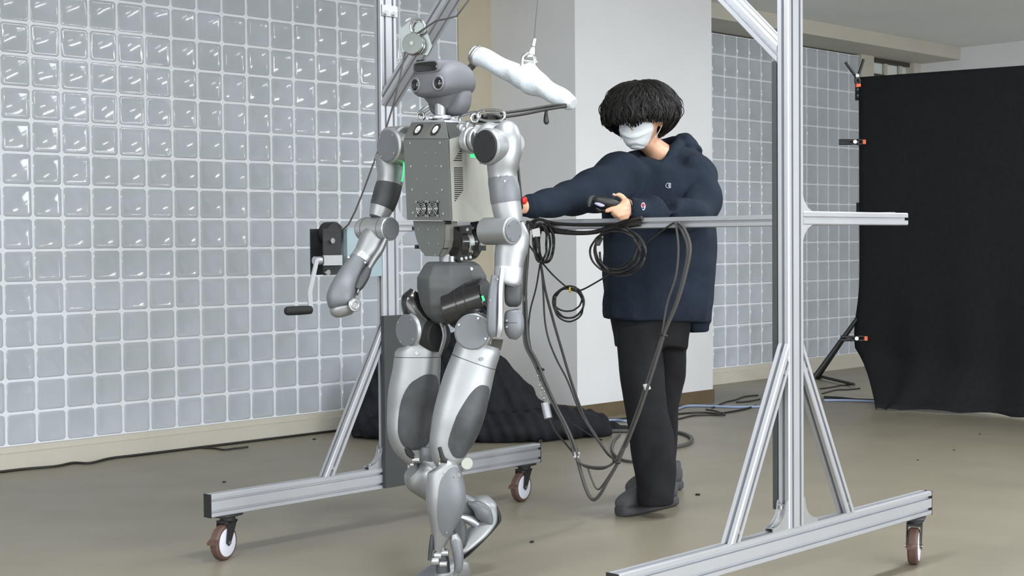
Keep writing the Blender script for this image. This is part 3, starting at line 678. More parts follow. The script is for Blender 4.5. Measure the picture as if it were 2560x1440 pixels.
# --- arm on the image right (robot's left)
c = at(1214, 366, 4.30)
shL = MB().cyl(c, c-FW*.11, .0545, seg=44, bev=.006).build('shoulder', 'cast_alu', bot, 30)
disc('shoulder_cover', c, FW, .0485, .006, 'disc_black', shL)
screws(shL, [c+FW*.006+(RT*math.cos(a)+ZX*math.sin(a))*.042 for a in (.9, 2.4, 4.1, 5.5)], FW, .0025, 'screw', 'black_gloss')
for k, r in ((0, .036), (.018, .041), (.034, .036)): MB().cyl(at(1196, 350, 4.39)+RT*k, at(1196, 350, 4.39)+RT*(k+.016), r, seg=36, bev=.003).build('shoulder_bearing', 'alu_bright', shL, 30)
limb([(1200, 338, 4.40, 26, .05), (1222, 336, 4.39, 27, .056), (1250, 340, 4.37, 26, .05)], 2.4, 5, 30).build('shoulder_bridge', 'cast_alu', shL, 50)
ua = limb_keys([(1262, 315, 4.36, 16, .03), (1265, 322, 4.355, 28, .045), (1268, 345, 4.35, 35, .054), (1266, 375, 4.35, 38, .056), (1258, 405, 4.35, 41, .055), (1256, 442, 4.35, 36, .046), (1262, 478, 4.345, 37, .045), (1265, 508, 4.345, 37, .045), (1270, 535, 4.345, 36, .044), (1276, 560, 4.345, 32, .04)])
uo = loft(ua, 6, 40).build('upper_arm', 'cast_alu', bot, 50)
band(ua, .565, .775, .0022).build('arm_band', 'mid_panel', uo, 50)
disc('shoulder_cap', at(1287, 358, 4.375), nrm(-RT+FW*.1), .030, .012, 'cast_alu', uo)
screws(uo, [at(1246, 440, 4.298), at(1272, 438, 4.298), at(1262, 453, 4.294)], -VIEW, .003)
pi_ = at(1283, 577, 4.292)
el = MB().cyl(pi_, pi_+RT*.115, .041, seg=40, bev=.003).build('elbow', 'cast_alu', bot, 30)
disc('elbow_cover', pi_, -RT, .034, .004, 'mid_panel', el)
screws(el, [pi_-RT*.004+(FW*math.cos(a)+ZX*math.sin(a))*.028 for a in (.6, 2.1, 3.7, 5.3)], -RT, .0025)
fa = limb_keys([(1288, 560, 4.36, 22, .03), (1294, 585, 4.36, 29, .04), (1282, 610, 4.355, 41, .045), (1275, 640, 4.35, 39, .043), (1272, 667, 4.345, 36, .041), (1270, 705, 4.34, 34, .038), (1268, 712, 4.34, 28, .034)])
fo = loft(fa, 6, 40).build('forearm', 'cast_alu', bot, 50)
band(fa, .68, .965, .0012).build('wrist_ring', 'alu_bright', fo, 50)
limb([(1240, 690, 4.31, 12, .018), (1234, 730, 4.305, 13, .024), (1231, 780, 4.30, 14, .026), (1231, 825, 4.30, 14, .026), (1235, 843, 4.30, 9, .018)], 3.4, 5, 28).build('hand', 'mid_panel', bot, 50)
hd2 = limb([(1257, 672, 4.305, 7, .02), (1252, 720, 4.30, 7, .024), (1251, 780, 4.295, 7, .027), (1250, 820, 4.295, 8, .027), (1246, 843, 4.295, 6, .02)], 4, 5, 24).build('hand_strip', 'alu_bright', bot, 50)
limb([(1283, 703, 4.345, 20, .024), (1283, 715, 4.345, 22, .027), (1283, 745, 4.34, 22, .028), (1283, 760, 4.34, 19, .024), (1283, 767, 4.34, 10, .012)], 3.6, 4, 30).build('thumb', 'dark_panel', bot, 50)
bl = limb([(1282, 774, 4.34, 14, .018), (1283, 780, 4.34, 21, .026), (1285, 800, 4.34, 25, .03), (1285, 822, 4.34, 25, .03), (1283, 838, 4.34, 19, .024), (1281, 848, 4.34, 9, .012)], 2.6, 4, 30).build('hand_ball', 'mid_panel', bot, 50)
limb([(1285, 806, 4.34, 25.6, .0305), (1285, 807.4, 4.34, 25.6, .0305)], 2.6, 1, 30).build('seam', 'vent_dark', bl, 40)
screws(bl, [at(1267, 801, 4.315), at(1267, 817, 4.315)], -VIEW, .003)
screws(hd2, [at(1244, 698, 4.283), at(1226, 751, 4.28)], -VIEW, .003)
# --- waist
wa = [(1035, 552), (1114, 553), (1113, 600), (1110, 618), (1098, 641), (1065, 640), (1050, 620), (1041, 590), (1038, 572)]
wp = sheet('waist_plate', [fr(x, y, .03) for x, y in wa], FW, .004, 'sheet', bot)
MB().prism([fr(x, y, .032) for x, y in wa], -FW*.05).build('waist_body', 'sheet_light', bot, 0)
screws(wp, [fr(x, y, .03)+FW*.004 for x, y in ((1050, 573), (1075, 573), (1098, 574), (1050, 608), (1076, 608), (1100, 609), (1063, 634), (1092, 637))], FW, .0022)
for x, y in ((1040, 571), (1114, 573), (1047, 617), (1110, 618), (1118, 556)): MB().box(fr(x, y, .04), FW*.012, RT*.006, ZX*.006).build('rubber_stop', 'black_plastic', wp, 0)
wc = at(1128, 610, 4.50)
MB().cyl(wc-FW*.0, wc-FW*.03, .055, seg=40, bev=.004).build('waist_motor', 'black_gloss', bot, 30)
MB().cyl(wc-FW*.03, wc-FW*.055, .052, seg=40, bev=.004).build('waist_motor_ring', 'alu_bright', bot, 30)
MB().cyl(wc-FW*.055, wc-FW*.09, .05, seg=40, bev=.004).build('waist_motor', 'black_gloss', bot, 30)
bk0 = [(1148, 566), (1175, 562), (1176, 628), (1174, 652), (1142, 653), (1141, 640), (1148, 625)]
wb = sheet('waist_bracket', [sd(x, y, .03) for x, y in bk0], -RT, .008, 'black_plastic', bot)
screws(wb, [sd(x, y, .03)-RT*.008 for x, y in ((1163, 574), (1164, 591), (1164, 608), (1149, 647), (1160, 645), (1171, 643))], -RT, .005, 'bolt', 'tie_white')
sheet('back_bracket', [sd(x, y, .06) for x, y in ((1176, 556), (1200, 552), (1197, 600), (1186, 625), (1176, 628))], -RT, .01, 'dark_panel', bot)
sheet('back_strip', [sd(x, y, .05) for x, y in ((1176, 567), (1183, 567), (1183, 609), (1177, 611))], -RT, .004, 'alu_bright', bot)
sheet('back_cover', [sd(x, y, .03) for x, y in ((1196, 549), (1216, 547), (1211, 600), (1204, 618), (1190, 622))], -RT, .02, 'sheet_light', bot)
MB().box(at(1198, 620, 4.5), UX*.016, VX*.014, ZX*.008).build('connector', 'black_plastic', bot, 0)
MB().cyl(at(1118, 664, 4.53), at(1118, 634, 4.53), .025, seg=30, bev=.003).build('waist_shaft', 'cast_alu', bot, 30)
MB().cyl(at(1132, 662, 4.50), at(1132, 640, 4.50), .010, seg=14, bev=.001).build('waist_rod', 'alu_bright', bot, 30)
# --- pelvis (faceted shell)
def facets(rings, seg, mb):
    n = len(rings); P = [p for r in rings for p in r]; F = []
    for k in range(n-1):
        for i in range(seg): j = (i+1) % seg; F.append((k*seg+i, k*seg+j, (k+1)*seg+j, (k+1)*seg+i))
    F += [tuple(range(seg))[::-1], tuple(range((n-1)*seg, n*seg))]; return mb.add(P, F)
pr = []
for (x, y, hwx, hd_) in ((1127, 654, 58, .065), (1130, 664, 70, .085), (1130, 692, 86, .105), (1130, 718, 86, .11), (1120, 760, 68, .10), (1113, 785, 48, .08), (1110, 803, 27, .05), (1110, 811, 14, .02)):
    c = at(x, y, 4.53); a = RM[0]*hwx*4.53/FPX; b = -VIEW*hd_
    b = b-ZX*np.dot(b, ZX); a = a-ZX*np.dot(a, ZX)
    pr.append([c+a*u+b*v for u, v in ((-1, -.35), (-1, .3), (-.62, .82), (0, 1), (.62, .82), (1, .3), (1, -.35), (.5, -.9), (-.5, -.9))])
pel = facets(pr, 9, MB())
pv = pel.build('pelvis', 'pelvis_grey', bot, 14)
bvm = pv.modifiers.new('bevel', 'BEVEL'); bvm.width = .005; bvm.segments = 3; bvm.limit_method = 'ANGLE'; bvm.angle_limit = math.radians(12)
screws(pv, [at(1178, 673, 4.462)], nrm(-VIEW+ZX*.5), .006)
# --- hips
h0 = at(1160, 762, 4.455); ha_ = nrm(-RT*.8-UX*.0+ZX*.28+UX*.35)
hm = MB().cyl(h0-ha_*.05, h0+ha_*.085, .062, seg=44, bev=.004).build('hip_motor', 'black_gloss', bot, 30)
for k in (.0, .03): MB().ring(h0+ha_*k, ha_, .062, .0012, 44, 5).build('seam', 'black_rubber', hm, 40)
MB().box(h0+ha_*.062+ZX*.0-VIEW*.058, nrm(np.cross(ha_, VIEW))*.008, ha_*.009, VIEW*.004).build('status_light', 'green_led', hm, 0)
limb([(1200, 765, 4.47, 24, .03), (1196, 785, 4.46, 30, .035), (1190, 812, 4.45, 34, .04)], 2.4, 4, 28).build('hip_link', 'black_gloss', bot, 50)
rib = MB()
for k in range(9): rib.ring(at(1211-2.5*k, 769+3.6*k, 4.42-.002*k), nrm(at(1185, 800, 4.4)-at(1215, 765, 4.43)), .022, .003, 24, 6)
rib.build('bellows', 'mid_panel', bot, 50)
limb([(1040, 728, 4.60, 16, .03), (1030, 745, 4.6, 27, .045), (1037, 775, 4.6, 32, .05), (1058, 805, 4.6, 36, .05), (1074, 835, 4.6, 32, .048)], 2.6, 5, 30).build('hip_link', 'black_gloss', bot, 50)
hc = at(1100, 840, 4.54)
MB().cyl(hc, hc+RT*.11, .05, seg=40, bev=.004).build('hip_drum', 'black_rubber', bot, 30)
limb([(1103, 806, 4.52, 5, .03), (1109, 822, 4.52, 5, .05), (1111, 842, 4.52, 4.5, .055), (1106, 864, 4.52, 4.5, .05), (1100, 884, 4.53, 4, .03)], 3, 5, 20).build('hip_flange', 'alu_bright', bot, 50)
# --- thighs
def thigh(rows, prow, dn, dc, dr, collar, name):
    ks = limb_keys(rows, 2.5); o = loft(ks, 6, 44).build(name, 'cast_alu', bot, 50)
    return ks, o
ks, th = thigh([(1040, 858, 4.60, 46, .055), (1044, 872, 4.60, 56, .062), (1044, 892, 4.60, 58, .064), (1041, 930, 4.60, 60, .066), (1034, 980, 4.60, 63, .068), (1027, 1030, 4.60, 59, .066), (1025, 1080, 4.59, 56, .062), (1031, 1110, 4.585, 50, .055), (1040, 1135, 4.58, 38, .045), (1048, 1155, 4.575, 26, .035)], None, None, None, None, None, 'thigh')
pp = patch(ks, .33, .87, -.30, 1.35, .003, ex=2.7, na=44, shape=lambda x, y: (x, y-.12*x+.10*(1-x*x)*(1 if y < 0 else -1)*-1)).build('thigh_panel', 'dark_panel', th, 50)
limb([(1044, 891, 4.60, 58.6, .0648), (1044, 892.4, 4.60, 58.6, .0648)], 2.5, 1, 44).build('seam', 'vent_dark', th, 40)
c = at(1018, 826, 4.555)
hj = MB().cyl(c, c-FW*.06, .0555, seg=44, bev=.008).build('hip_joint', 'alu_bright', th, 30)
disc('hip_cover', c, FW, .051, .004, 'mid_panel', hj)
screws(hj, [c+FW*.004+(RT*math.cos(a)+ZX*math.sin(a))*.043 for a in (.6, 2.2, 3.8, 5.3)], FW, .003)
screws(th, [at(1042, 883, 4.535)], -VIEW, .006, 'bolt')
ks, th2 = thigh([(1200, 856, 4.43, 50, .055), (1195, 872, 4.43, 57, .062), (1184, 905, 4.425, 58, .064), (1170, 950, 4.42, 62, .066), (1155, 1005, 4.41, 64, .068), (1143, 1050, 4.40, 63, .066), (1131, 1090, 4.395, 57, .060), (1123, 1120, 4.39, 50, .054), (1122, 1150, 4.385, 40, .046), (1124, 1165, 4.385, 30, .038)], None, None, None, None, None, 'thigh')
patch(ks, .34, .87, -.05, 1.42, .003, ex=2.7, na=44, shape=lambda x, y: (x, y-.10*x)).build('thigh_panel', 'dark_panel', th2, 50)
limb([(1184.5, 903, 4.425, 59, .0648), (1184, 904.4, 4.425, 59, .0648)], 2.5, 1, 44).build('seam', 'vent_dark', th2, 40)
c = at(1181, 830, 4.365); nn = nrm(-VIEW*.93+FW*.2+ZX*.05)
hj = MB().cyl(c, c-nn*.06, .0555, seg=44, bev=.006).build('hip_joint', 'alu_bright', th2, 30)
e1 = nrm(np.cross(nn, ZX)); disc('hip_cover', c, nn, .052, .004, 'mid_panel', hj)
screws(hj, [c+nn*.004+(e1*math.cos(a)+ZX*math.sin(a))*.045 for a in (.5, 2.0, 3.6, 5.2)], nn, .003)
screws(th2, [at(1205, 897, 4.355)], -VIEW, .006, 'bolt')
MB().prism([at(1230, 848, 4.44), at(1258, 850, 4.44), at(1252, 876, 4.44), at(1226, 868, 4.44)], VIEW*.05).build('hip_block', 'rail_dark', th2, 0)
# --- knees
def links(p, pts, m='chrome'):
    for (x, y, d, r, l) in pts: MB().cyl(at(x, y, d)-RM[0]*l, at(x, y, d)+RM[0]*l, r, seg=16, bev=.001).build('knee_link', m, p, 35)
links(th2, [(1100, 1160, 4.345, .008, .004), (1118, 1160, 4.345, .008, .004), (1105, 1148, 4.34, .007, .007)])
limb([(1098, 1118, 4.335, 4, .006), (1103, 1135, 4.335, 5, .006), (1108, 1150, 4.335, 7, .006), (1118, 1152, 4.335, 5, .006)], 2.4, 3, 16).build('knee_slot', 'vent_dark', th2, 40)
kd = at(1166, 1158, 4.37); disc('knee_disc', kd, nrm(-VIEW*.9-RT*.3), .0185, .014, 'sheet_light', th2)
limb([(1120, 1140, 4.40, 36, .035), (1140, 1160, 4.39, 28, .03), (1160, 1165, 4.385, 14, .02)], 2.4, 4, 24).build('knee', 'cast_alu', th2, 50)
screws(th2, [at(1147, 1187, 4.33)], -VIEW, .006, 'bolt')
links(th, [(1040, 1150, 4.535, .009, .012), (1030, 1162, 4.535, .007, .006)])
limb([(1015, 1120, 4.53, 5, .006), (1022, 1132, 4.53, 8, .006), (1032, 1142, 4.53, 7, .006)], 2.4, 3, 16).build('knee_slot', 'vent_dark', th, 40)
limb([(1068, 1118, 4.52, 16, .02), (1070, 1135, 4.52, 19, .024), (1068, 1152, 4.52, 14, .02)], 2.6, 4, 24).build('knee', 'mid_panel', th, 50)
# --- shin of the standing leg
ks = limb_keys([(1098, 1162, 4.365, 30, .03), (1106, 1170, 4.365, 40, .042), (1112, 1200, 4.365, 46, .05), (1115, 1240, 4.365, 50, .054), (1112, 1275, 4.365, 46, .05), (1107, 1310, 4.365, 33, .042), (1103, 1335, 4.365, 25, .034), (1098, 1358, 4.365, 18, .026), (1094, 1375, 4.365, 13, .02)], 2.6)
shn = loft(ks, 6, 40).build('shin', 'cast_alu', bot, 50)
patch(ks, .14, .76, -.28, 1.42, .0025, ex=2.4, na=44).build('shin_panel', 'mid_panel', shn, 50)
screws(shn, [at(1109, 1184, 4.31), at(1138, 1193, 4.315), at(1117, 1331, 4.325)], -VIEW, .0025)
fin = limb_keys([(1134, 1335, 4.36, 9, .014), (1140, 1358, 4.36, 15, .02), (1146, 1390, 4.36, 13, .022), (1146, 1420, 4.36, 11, .02), (1140, 1438, 4.36, 7, .014)], 2.4)
fn_ = loft(fin, 5, 28).build('ankle_cover', 'cast_alu', bot, 50)
patch(fin, .12, .9, -.9, 1.0, .0015, ex=2.2, na=36).build('ankle_panel', 'mid_panel', fn_, 50)
limb([(1080, 1338, 4.35, 4, .012), (1078, 1365, 4.35, 6, .014), (1074, 1400, 4.35, 5, .012)], 2.4, 3, 16).build('ankle_link', 'dark_panel', bot, 50)
for x, y, r in ((1094, 1388, .012), (1112, 1382, .010), (1088, 1402, .013), (1108, 1410, .009), (1100, 1372, .012)): MB().cyl(at(x, y, 4.36)-RM[0]*.012, at(x, y, 4.36)+RM[0]*.012, r, seg=16, bev=.002).build('ankle_joint', 'alu_bright', bot, 35)
limb([(1104, 1375, 4.38, 15, .02), (1106, 1400, 4.38, 17, .024), (1108, 1430, 4.38, 18, .026)], 2.4, 3, 24).build('ankle', 'dark_panel', bot, 50)
# standing foot: along the walking direction, sole on the floor
fc = onfloor(1112, 1468); fc = V(fc[0], fc[1], 0)
def foot(o, f, r, u, par):
    ft = loft([(o+f*s+u*zc, r*a, u*b, n) for s, zc, a, b, n in ((-.085, .035, .022, .028, 2.4), (-.075, .040, .036, .034, 2.6), (-.03, .045, .042, .038, 2.8), (.03, .040, .044, .033, 2.8), (.085, .030, .042, .024, 2.8), (.115, .022, .034, .016, 2.6), (.125, .02, .018, .010, 2.2))], 5, 32).build('foot', 'cast_alu', par, 50)
    loft([(o+f*s+u*.006, r*a, u*.0062, 3.2) for s, a in ((-.092, .024), (-.08, .038), (0, .045), (.09, .043), (.122, .032), (.132, .014))], 4, 30).build('sole', 'black_rubber', ft, 50)
    return ft
ft = foot(fc, FW, RT, ZX, bot)
patch([(fc+FW*s+ZX*zc, RT*a, ZX*b, 2.6) for s, zc, a, b in ((-.03, .045, .042, .038), (.03, .040, .044, .033), (.085, .030, .042, .024), (.115, .022, .034, .016))], .12, .95, -.95, .95, .002, ex=2.6).build('toe_panel', 'mid_panel', ft, 50)
# --- trailing leg: shin swings back, heel high
ks = limb_keys([(1030, 1176, 4.60, 26, .034), (1045, 1190, 4.61, 40, .044), (1075, 1213, 4.64, 38, .046), (1115, 1240, 4.69, 34, .044), (1155, 1262, 4.73, 28, .038), (1190, 1272, 4.76, 22, .03), (1205, 1275, 4.77, 14, .02)], 2.5)
sh2 = loft(ks, 6, 36).build('shin', 'cast_alu', bot, 50)
patch(ks, .25, .8, -.6, .9, .002, ex=2.4, na=40).build('shin_panel', 'mid_panel', sh2, 50)
kk = limb_keys([(1166, 1262, 4.70, 8, .02), (1182, 1268, 4.70, 17, .03), (1205, 1282, 4.70, 27, .034), (1222, 1296, 4.70, 24, .03), (1232, 1306, 4.70, 14, .02)], 2.4)
f2 = loft([(at(x, y, d), nrm(at(1245, 1296, 4.7)-at(1158, 1390, 4.62)-0)*0+RM[0]*hx*.00128, -VIEW*t, 2.6) for x, y, d, hx, t in
           ((1206, 1240, 4.76, 14, .02), (1206, 1247, 4.76, 24, .034), (1213, 1262, 4.75, 29, .042), (1222, 1288, 4.74, 25, .045), (1212, 1310, 4.72, 31, .046), (1192, 1335, 4.70, 34, .046), (1172, 1358, 4.68, 28, .042), (1160, 1376, 4.66, 16, .03), (1156, 1388, 4.65, 6, .012))], 5, 34).build('foot', 'cast_alu', bot, 50)
loft([(at(x, y, d), RM[0]*.006, -VIEW*t, 3) for x, y, d, t in ((1238, 1264, 4.75, .02), (1249, 1294, 4.745, .04), (1240, 1312, 4.73, .045), (1205, 1350, 4.70, .046), (1172, 1382, 4.67, .042), (1156, 1396, 4.655, .02))], 5, 22).build('sole', 'black_rubber', f2, 50)
limb([(1172, 1258, 4.695, 5, .012), (1190, 1264, 4.69, 14, .02), (1208, 1282, 4.69, 21, .024), (1222, 1300, 4.69, 13, .016), (1228, 1312, 4.69, 5, .01)], 2.3, 5, 26).build('ankle_panel', 'mid_panel', f2, 50)
limb([(1150, 1298, 4.655, 9, .012), (1150, 1320, 4.65, 17, .016), (1151, 1345, 4.645, 17, .016), (1152, 1365, 4.64, 12, .014), (1152, 1378, 4.64, 4, .008)], 2.3, 5, 26).build('toe_panel', 'dark_panel', f2, 50)
limb([(1150, 1292, 4.68, 7, .014), (1175, 1300, 4.69, 12, .02), (1195, 1312, 4.70, 10, .018)], 2.2, 4, 22).build('ankle_joint', 'alu_bright', f2, 50)
# --- green status lights under the shoulders
MB().box(at(1006, 394, 4.69), RM[0]*.006, VIEW*.006, ZX*.006).build('status_light', 'green_led', bot, 0)
MB().tube([at(1010, 402, 4.69), at(1009, 430, 4.69), at(1005, 454, 4.69)], .003, 8, 4).build('status_light', 'green_led', bot, 50)
MB().box(sd(1180, 388, .006)-RT*.004, UX*.012, RT*.002, ZX*.008).build('status_light', 'green_led', bot, 0)

# ------------------------------------------------------------------ the operator
PD = 5.82
feet = onfloor(1630, 1275)
person = thing('person', 'person in navy hoodie and white face mask holding a controller behind the handle', 'person', V(feet[0], feet[1], 0))
# head frame: face turned towards the robot, chin down
hf = nrm(-UX*.93-VX*.36-ZX*.22); hl = nrm(np.cross(ZX, hf)); hu = np.cross(hf, hl)
H0 = at(1600, 289, 5.80)
def hp(f, l, u): return H0+hf*f+hl*l+hu*u
HS = ((.118, -.012, .020, .018), (.106, -.012, .058, .050), (.070, -.010, .088, .071), (.028, -.004, .098, .077), (-.015, 0, .097, .075), (-.05, .008, .088, .067), (-.08, .020, .072, .056), (-.105, .034, .050, .040), (-.122, .042, .026, .022), (-.126, .043, .01, .01))
hkeys = [(hp(fs, 0, u), hl*ll, hf*ff, 2.15) for u, fs, ff, ll in HS]
parts = [loft(hkeys, 5, 36)]
parts.append(loft([(hp(.090, 0, .005), hl*.008, hf*.006, 2), (hp(.094, 0, -.02), hl*.010, hf*.011, 2), (hp(.096, 0, -.04), hl*.015, hf*.016, 2), (hp(.090, 0, -.05), hl*.012, hf*.008, 2)], 4, 16))   # nose
for s in (-1, 1):                                            # ears, brow, lips
    parts.append(MB().ball(hp(-.012, s*.080, -.022), hf*.018+hu*.004, hu*.031, hl*.010))
    parts.append(MB().ball(hp(.086, s*.032, .012), hf*.012, hl*.026, hu*.008))
parts.append(MB().ball(hp(.094, 0, -.073), hf*.010, hl*.022, hu*.008))
# neck, trunk, arms, legs of the body under the clothes (one skin)
nk = at(1655, 385, 5.88)
parts.append(loft([(hp(-.03, 0, -.04), hl*.056, hf*.06, 2), (hp(-.04, 0, -.10), hl*.058, hf*.062, 2), (nk, hl*.066, hf*.066, 2), (at(1660, 430, 5.91), hl*.06, hf*.055, 2)], 5, 28))
parts.append(limb([(1655, 430, 5.90, 50, .05), (1655, 455, 5.89, 88, .085), (1652, 540, 5.88, 92, .11), (1648, 650, 5.88, 80, .10), (1640, 740, 5.87, 74, .085), (1635, 800, 5.86, 68, .08), (1630, 830, 5.85, 50, .06)], 2.4, 4, 28))
RA = [(1585, 425, 5.80, 34, .05), (1520, 455, 5.70, 30, .045), (1440, 492, 5.56, 27, .04), (1380, 508, 5.46, 23, .035), (1325, 516, 5.38, 18, .028), (1306, 516, 5.35, 19, .022)]
parts.append(limb(RA, 2, 5, 24))
LA = [(1735, 425, 5.86, 34, .05), (1750, 480, 5.80, 26, .04), (1742, 530, 5.69, 14, .02), (1690, 536, 5.60, 13, .018), (1620, 528, 5.49, 14, .02), (1580, 521, 5.43, 15, .022)]
parts.append(limb(LA, 2, 5, 24))
for rows in ([(1605, 830, 5.82, 38, .05), (1615, 1000, 5.71, 30, .055), (1632, 1150, 5.66, 24, .045), (1642, 1240, 5.64, 16, .03), (1645, 1262, 5.64, 15, .03)], [(1665, 830, 5.92, 36, .05), (1660, 1000, 6.0, 28, .055), (1654, 1130, 6.02, 22, .045), (1652, 1205, 6.04, 15, .03)]): parts.append(limb(rows, 2, 4, 24))
# the hand on the controller: palm, four fingers, thumb
def digit(rows): parts.append(limb(rows, 2, 5, 16))
parts.append(limb([(1590, 520, 5.44, 15, .020), (1574, 519, 5.42, 21, .020), (1562, 521, 5.405, 22, .017), (1556, 523, 5.395, 18, .014)], 2.4, 4, 24))
digit([(1568, 511, 5.40, 8, .012), (1548, 516, 5.38, 7.4, .0105), (1530, 522, 5.365, 6.8, .0095), (1517, 527, 5.36, 6, .0085), (1512, 528.5, 5.358, 3.5, .005)])
digit([(1568, 523, 5.395, 7.6, .012), (1550, 528, 5.37, 7.2, .011), (1539, 532, 5.365, 6.6, .010), (1532, 534, 5.38, 5.6, .009), (1530, 533, 5.39, 4, .006)])
digit([(1569, 533, 5.395, 7.2, .012), (1553, 537, 5.37, 6.8, .011), (1544, 539, 5.366, 6.4, .010), (1538, 540, 5.38, 5.4, .009), (1536, 539, 5.39, 4, .006)])
digit([(1570, 542, 5.40, 6.2, .011), (1557, 544.5, 5.38, 6, .010), (1549, 545, 5.376, 5.4, .009), (1545, 545, 5.39, 4.4, .007)])
digit([(1572, 510, 5.43, 9, .013), (1562, 500, 5.425, 8, .012), (1553, 490, 5.42, 6.8, .010), (1544, 487, 5.415, 6, .009), (1535, 487.5, 5.41, 5.4, .008), (1531, 488, 5.41, 3.2, .005)])
# the other hand, closed round the stop box behind the robot arm
parts.append(limb([(1312, 516, 5.36, 18, .022), (1298, 514, 5.345, 21, .02), (1288, 512, 5.34, 16, .016)], 2.4, 4, 20))
for k, (y0, l) in enumerate(((500, 17), (508, 20), (517, 18), (526, 14))): digit([(1296, y0, 5.34, 6.2, .010), (1296-l, y0+1, 5.33, 6, .009), (1290-l, y0+2, 5.36, 5, .008), (1293-l, y0+3, 5.38, 4, .006)])
digit([(1306, 504, 5.35, 7, .010), (1296, 494, 5.36, 6.4, .009), (1284, 491, 5.37, 5.2, .008)])
body = link_mesh('body', remeshed(parts, .0042, 5, .5), 'skin', person)
for s in (-1, 1):
    e = MB().ball(hp(.082, s*.032, -.004), hf*.013, hl*.013, hu*.011).build('eye', 'eye_white', body, 60)
    MB().ball(hp(.0915, s*.032, -.005), hf*.004, hl*.006, hu*.006).build('iris', 'iris', e, 60)
MB().ball(at(1534, 486.2, 5.402), RM[0]*.006, ZX*.003, VIEW*.006).build('thumb_nail', 'nail', body, 60)
# hair: a full shell plus strands
HC = hp(-.020, .004, .010)-RM[0]*.004
def hair_pt(th, t, sc=1.0, lift=0.):
    cf = math.cos(th)
    pm = math.radians(97+21*max(0, min(1, (.55-cf)/.5))+10*max(0, min(1, (.1-cf)/.5)))
    pm *= 1+.022*math.sin(7*th+1.3)+.018*math.sin(13*th)
    ph = t*pm; R_ = (.154 if cf > 0 else .148)*abs(cf)**1.2*1.0+.150*(1-abs(cf)**1.2); zz = .124
    rr = R_*math.sin(min(ph, 2.2))**.92 if ph > 0 else 0
    if ph > math.pi/2: rr = R_*(1-.45*((ph-math.pi/2)/.7)**2)
    z = zz*math.cos(ph)*(1 if ph < math.pi/2 else 1.15)
    sc *= 1+t*(.035*math.sin(3*th+.8)+.03*math.sin(5*th+2.1)+.02*math.sin(9*th+5*t))+.03*t*t*math.sin(2*th+3.6)
    return HC+((hf*cf+hl*math.sin(th))*rr+hu*(z+lift))*sc
hm_ = MB(); NT, NS = 40, 14; P = [hair_pt(0, 0, .95)]
for i in range(1, NS+1):
    for j in range(NT): P.append(hair_pt(2*math.pi*j/NT, i/NS, .95+.02*math.sin(j*2.4+i*.6)+.012*math.sin(j*5+i)))
for j in range(NT): P.append(HC+(hair_pt(2*math.pi*j/NT, 1.0, .95)-HC)*V(.6, .6, .6))
P.append(HC-hu*.0)
F = [(0, 1+j, 1+(j+1) % NT) for j in range(NT)]
for i in range(NS):
    for j in range(NT): j2 = (j+1) % NT; b = 1+i*NT; F.append((b+j, b+NT+j, b+NT+j2, b+j2))
b = 1+NS*NT; F += [(b+j, len(P)-1, b+(j+1) % NT) for j in range(NT)]
hm_.add(P, F)
for k in range(1500):
    th = RNG.uniform(0, 2*math.pi); t0 = RNG.uniform(.0, .62); t1 = min(1.05, t0+RNG.uniform(.35, .7)); sc = RNG.uniform(.955, 1.035); dth = RNG.normal(0, .22)
    amp = RNG.uniform(.02, .10); fr_ = RNG.uniform(3.5, 8); ph0 = RNG.uniform(0, 6.28); pts = []
    for q in np.linspace(0, 1, 8):
        t = t0+(t1-t0)*q
        pts.append(hair_pt(th+dth*q+amp*math.sin(fr_*q+ph0)/max(.35, math.sin(min(t*1.9, 1.57))), t, sc*(1-.05*(1-min(1, q*4)))+.028*math.sin(fr_*q*1.3+ph0*2)*q*q))
    hm_.tube(pts, RNG.uniform(.003, .0068), 5, 2, True, taper=lambda s: .35+.65*math.sin(math.pi*min(1, .12+s*.9)))
for k in range(110):                                         # loose curls that break the outline
    th = RNG.uniform(0, 2*math.pi); t0 = RNG.uniform(.15, .7); t1 = min(1.1, t0+RNG.uniform(.25, .5)); ph0 = RNG.uniform(0, 6.28); pts = []; k1 = RNG.uniform(.05, .11)
    for q in np.linspace(0, 1, 9): pts.append(hair_pt(th+.12*math.sin(5*q+ph0), t0+(t1-t0)*q, 1.0+k1*math.sin(math.pi*q)+.02*math.sin(7*q+ph0)))
    hm_.tube(pts, RNG.uniform(.0009, .0022), 4, 2, True, taper=lambda s: .5+.5*math.sin(math.pi*s))
hr = hm_.build('hair', 'hair', person, 60)
loft([(hp(-.075, .0, -.02), hl*.062, hf*.03, 2), (hp(-.078, .0, -.06), hl*.060, hf*.026, 2), (hp(-.072, 0, -.095), hl*.048, hf*.02, 2), (hp(-.066, 0, -.108), hl*.03, hf*.01, 2)], 4, 24).build('nape_hair', 'hair', hr, 60)
# face mask with pleats
def pleat(x, y): return .010*math.exp(-((x+.25)/.35)**2)*math.cos(y*1.2)+.0022*math.sin(x*15)*(1-.4*abs(y))+.004
patch(hkeys, .43, .965, -1.12, 1.12, .006, ex=4.2, na=48, nr=14, depth=.006, fn=pleat).build('face_mask', 'mask_white', person, 60)
for s in (-1, 1):
    MB().tube([hp(.050, s*.076, -.018), hp(.02, s*.084, -.012), hp(-.004, s*.090, -.006)], .0016, 6, 4).build('mask_loop', 'mask_white', person, 50)
    MB().tube([hp(.046, s*.070, -.085), hp(.02, s*.082, -.06), hp(-.004, s*.090, -.035)], .0016, 6, 4).build('mask_loop', 'mask_white', person, 50)
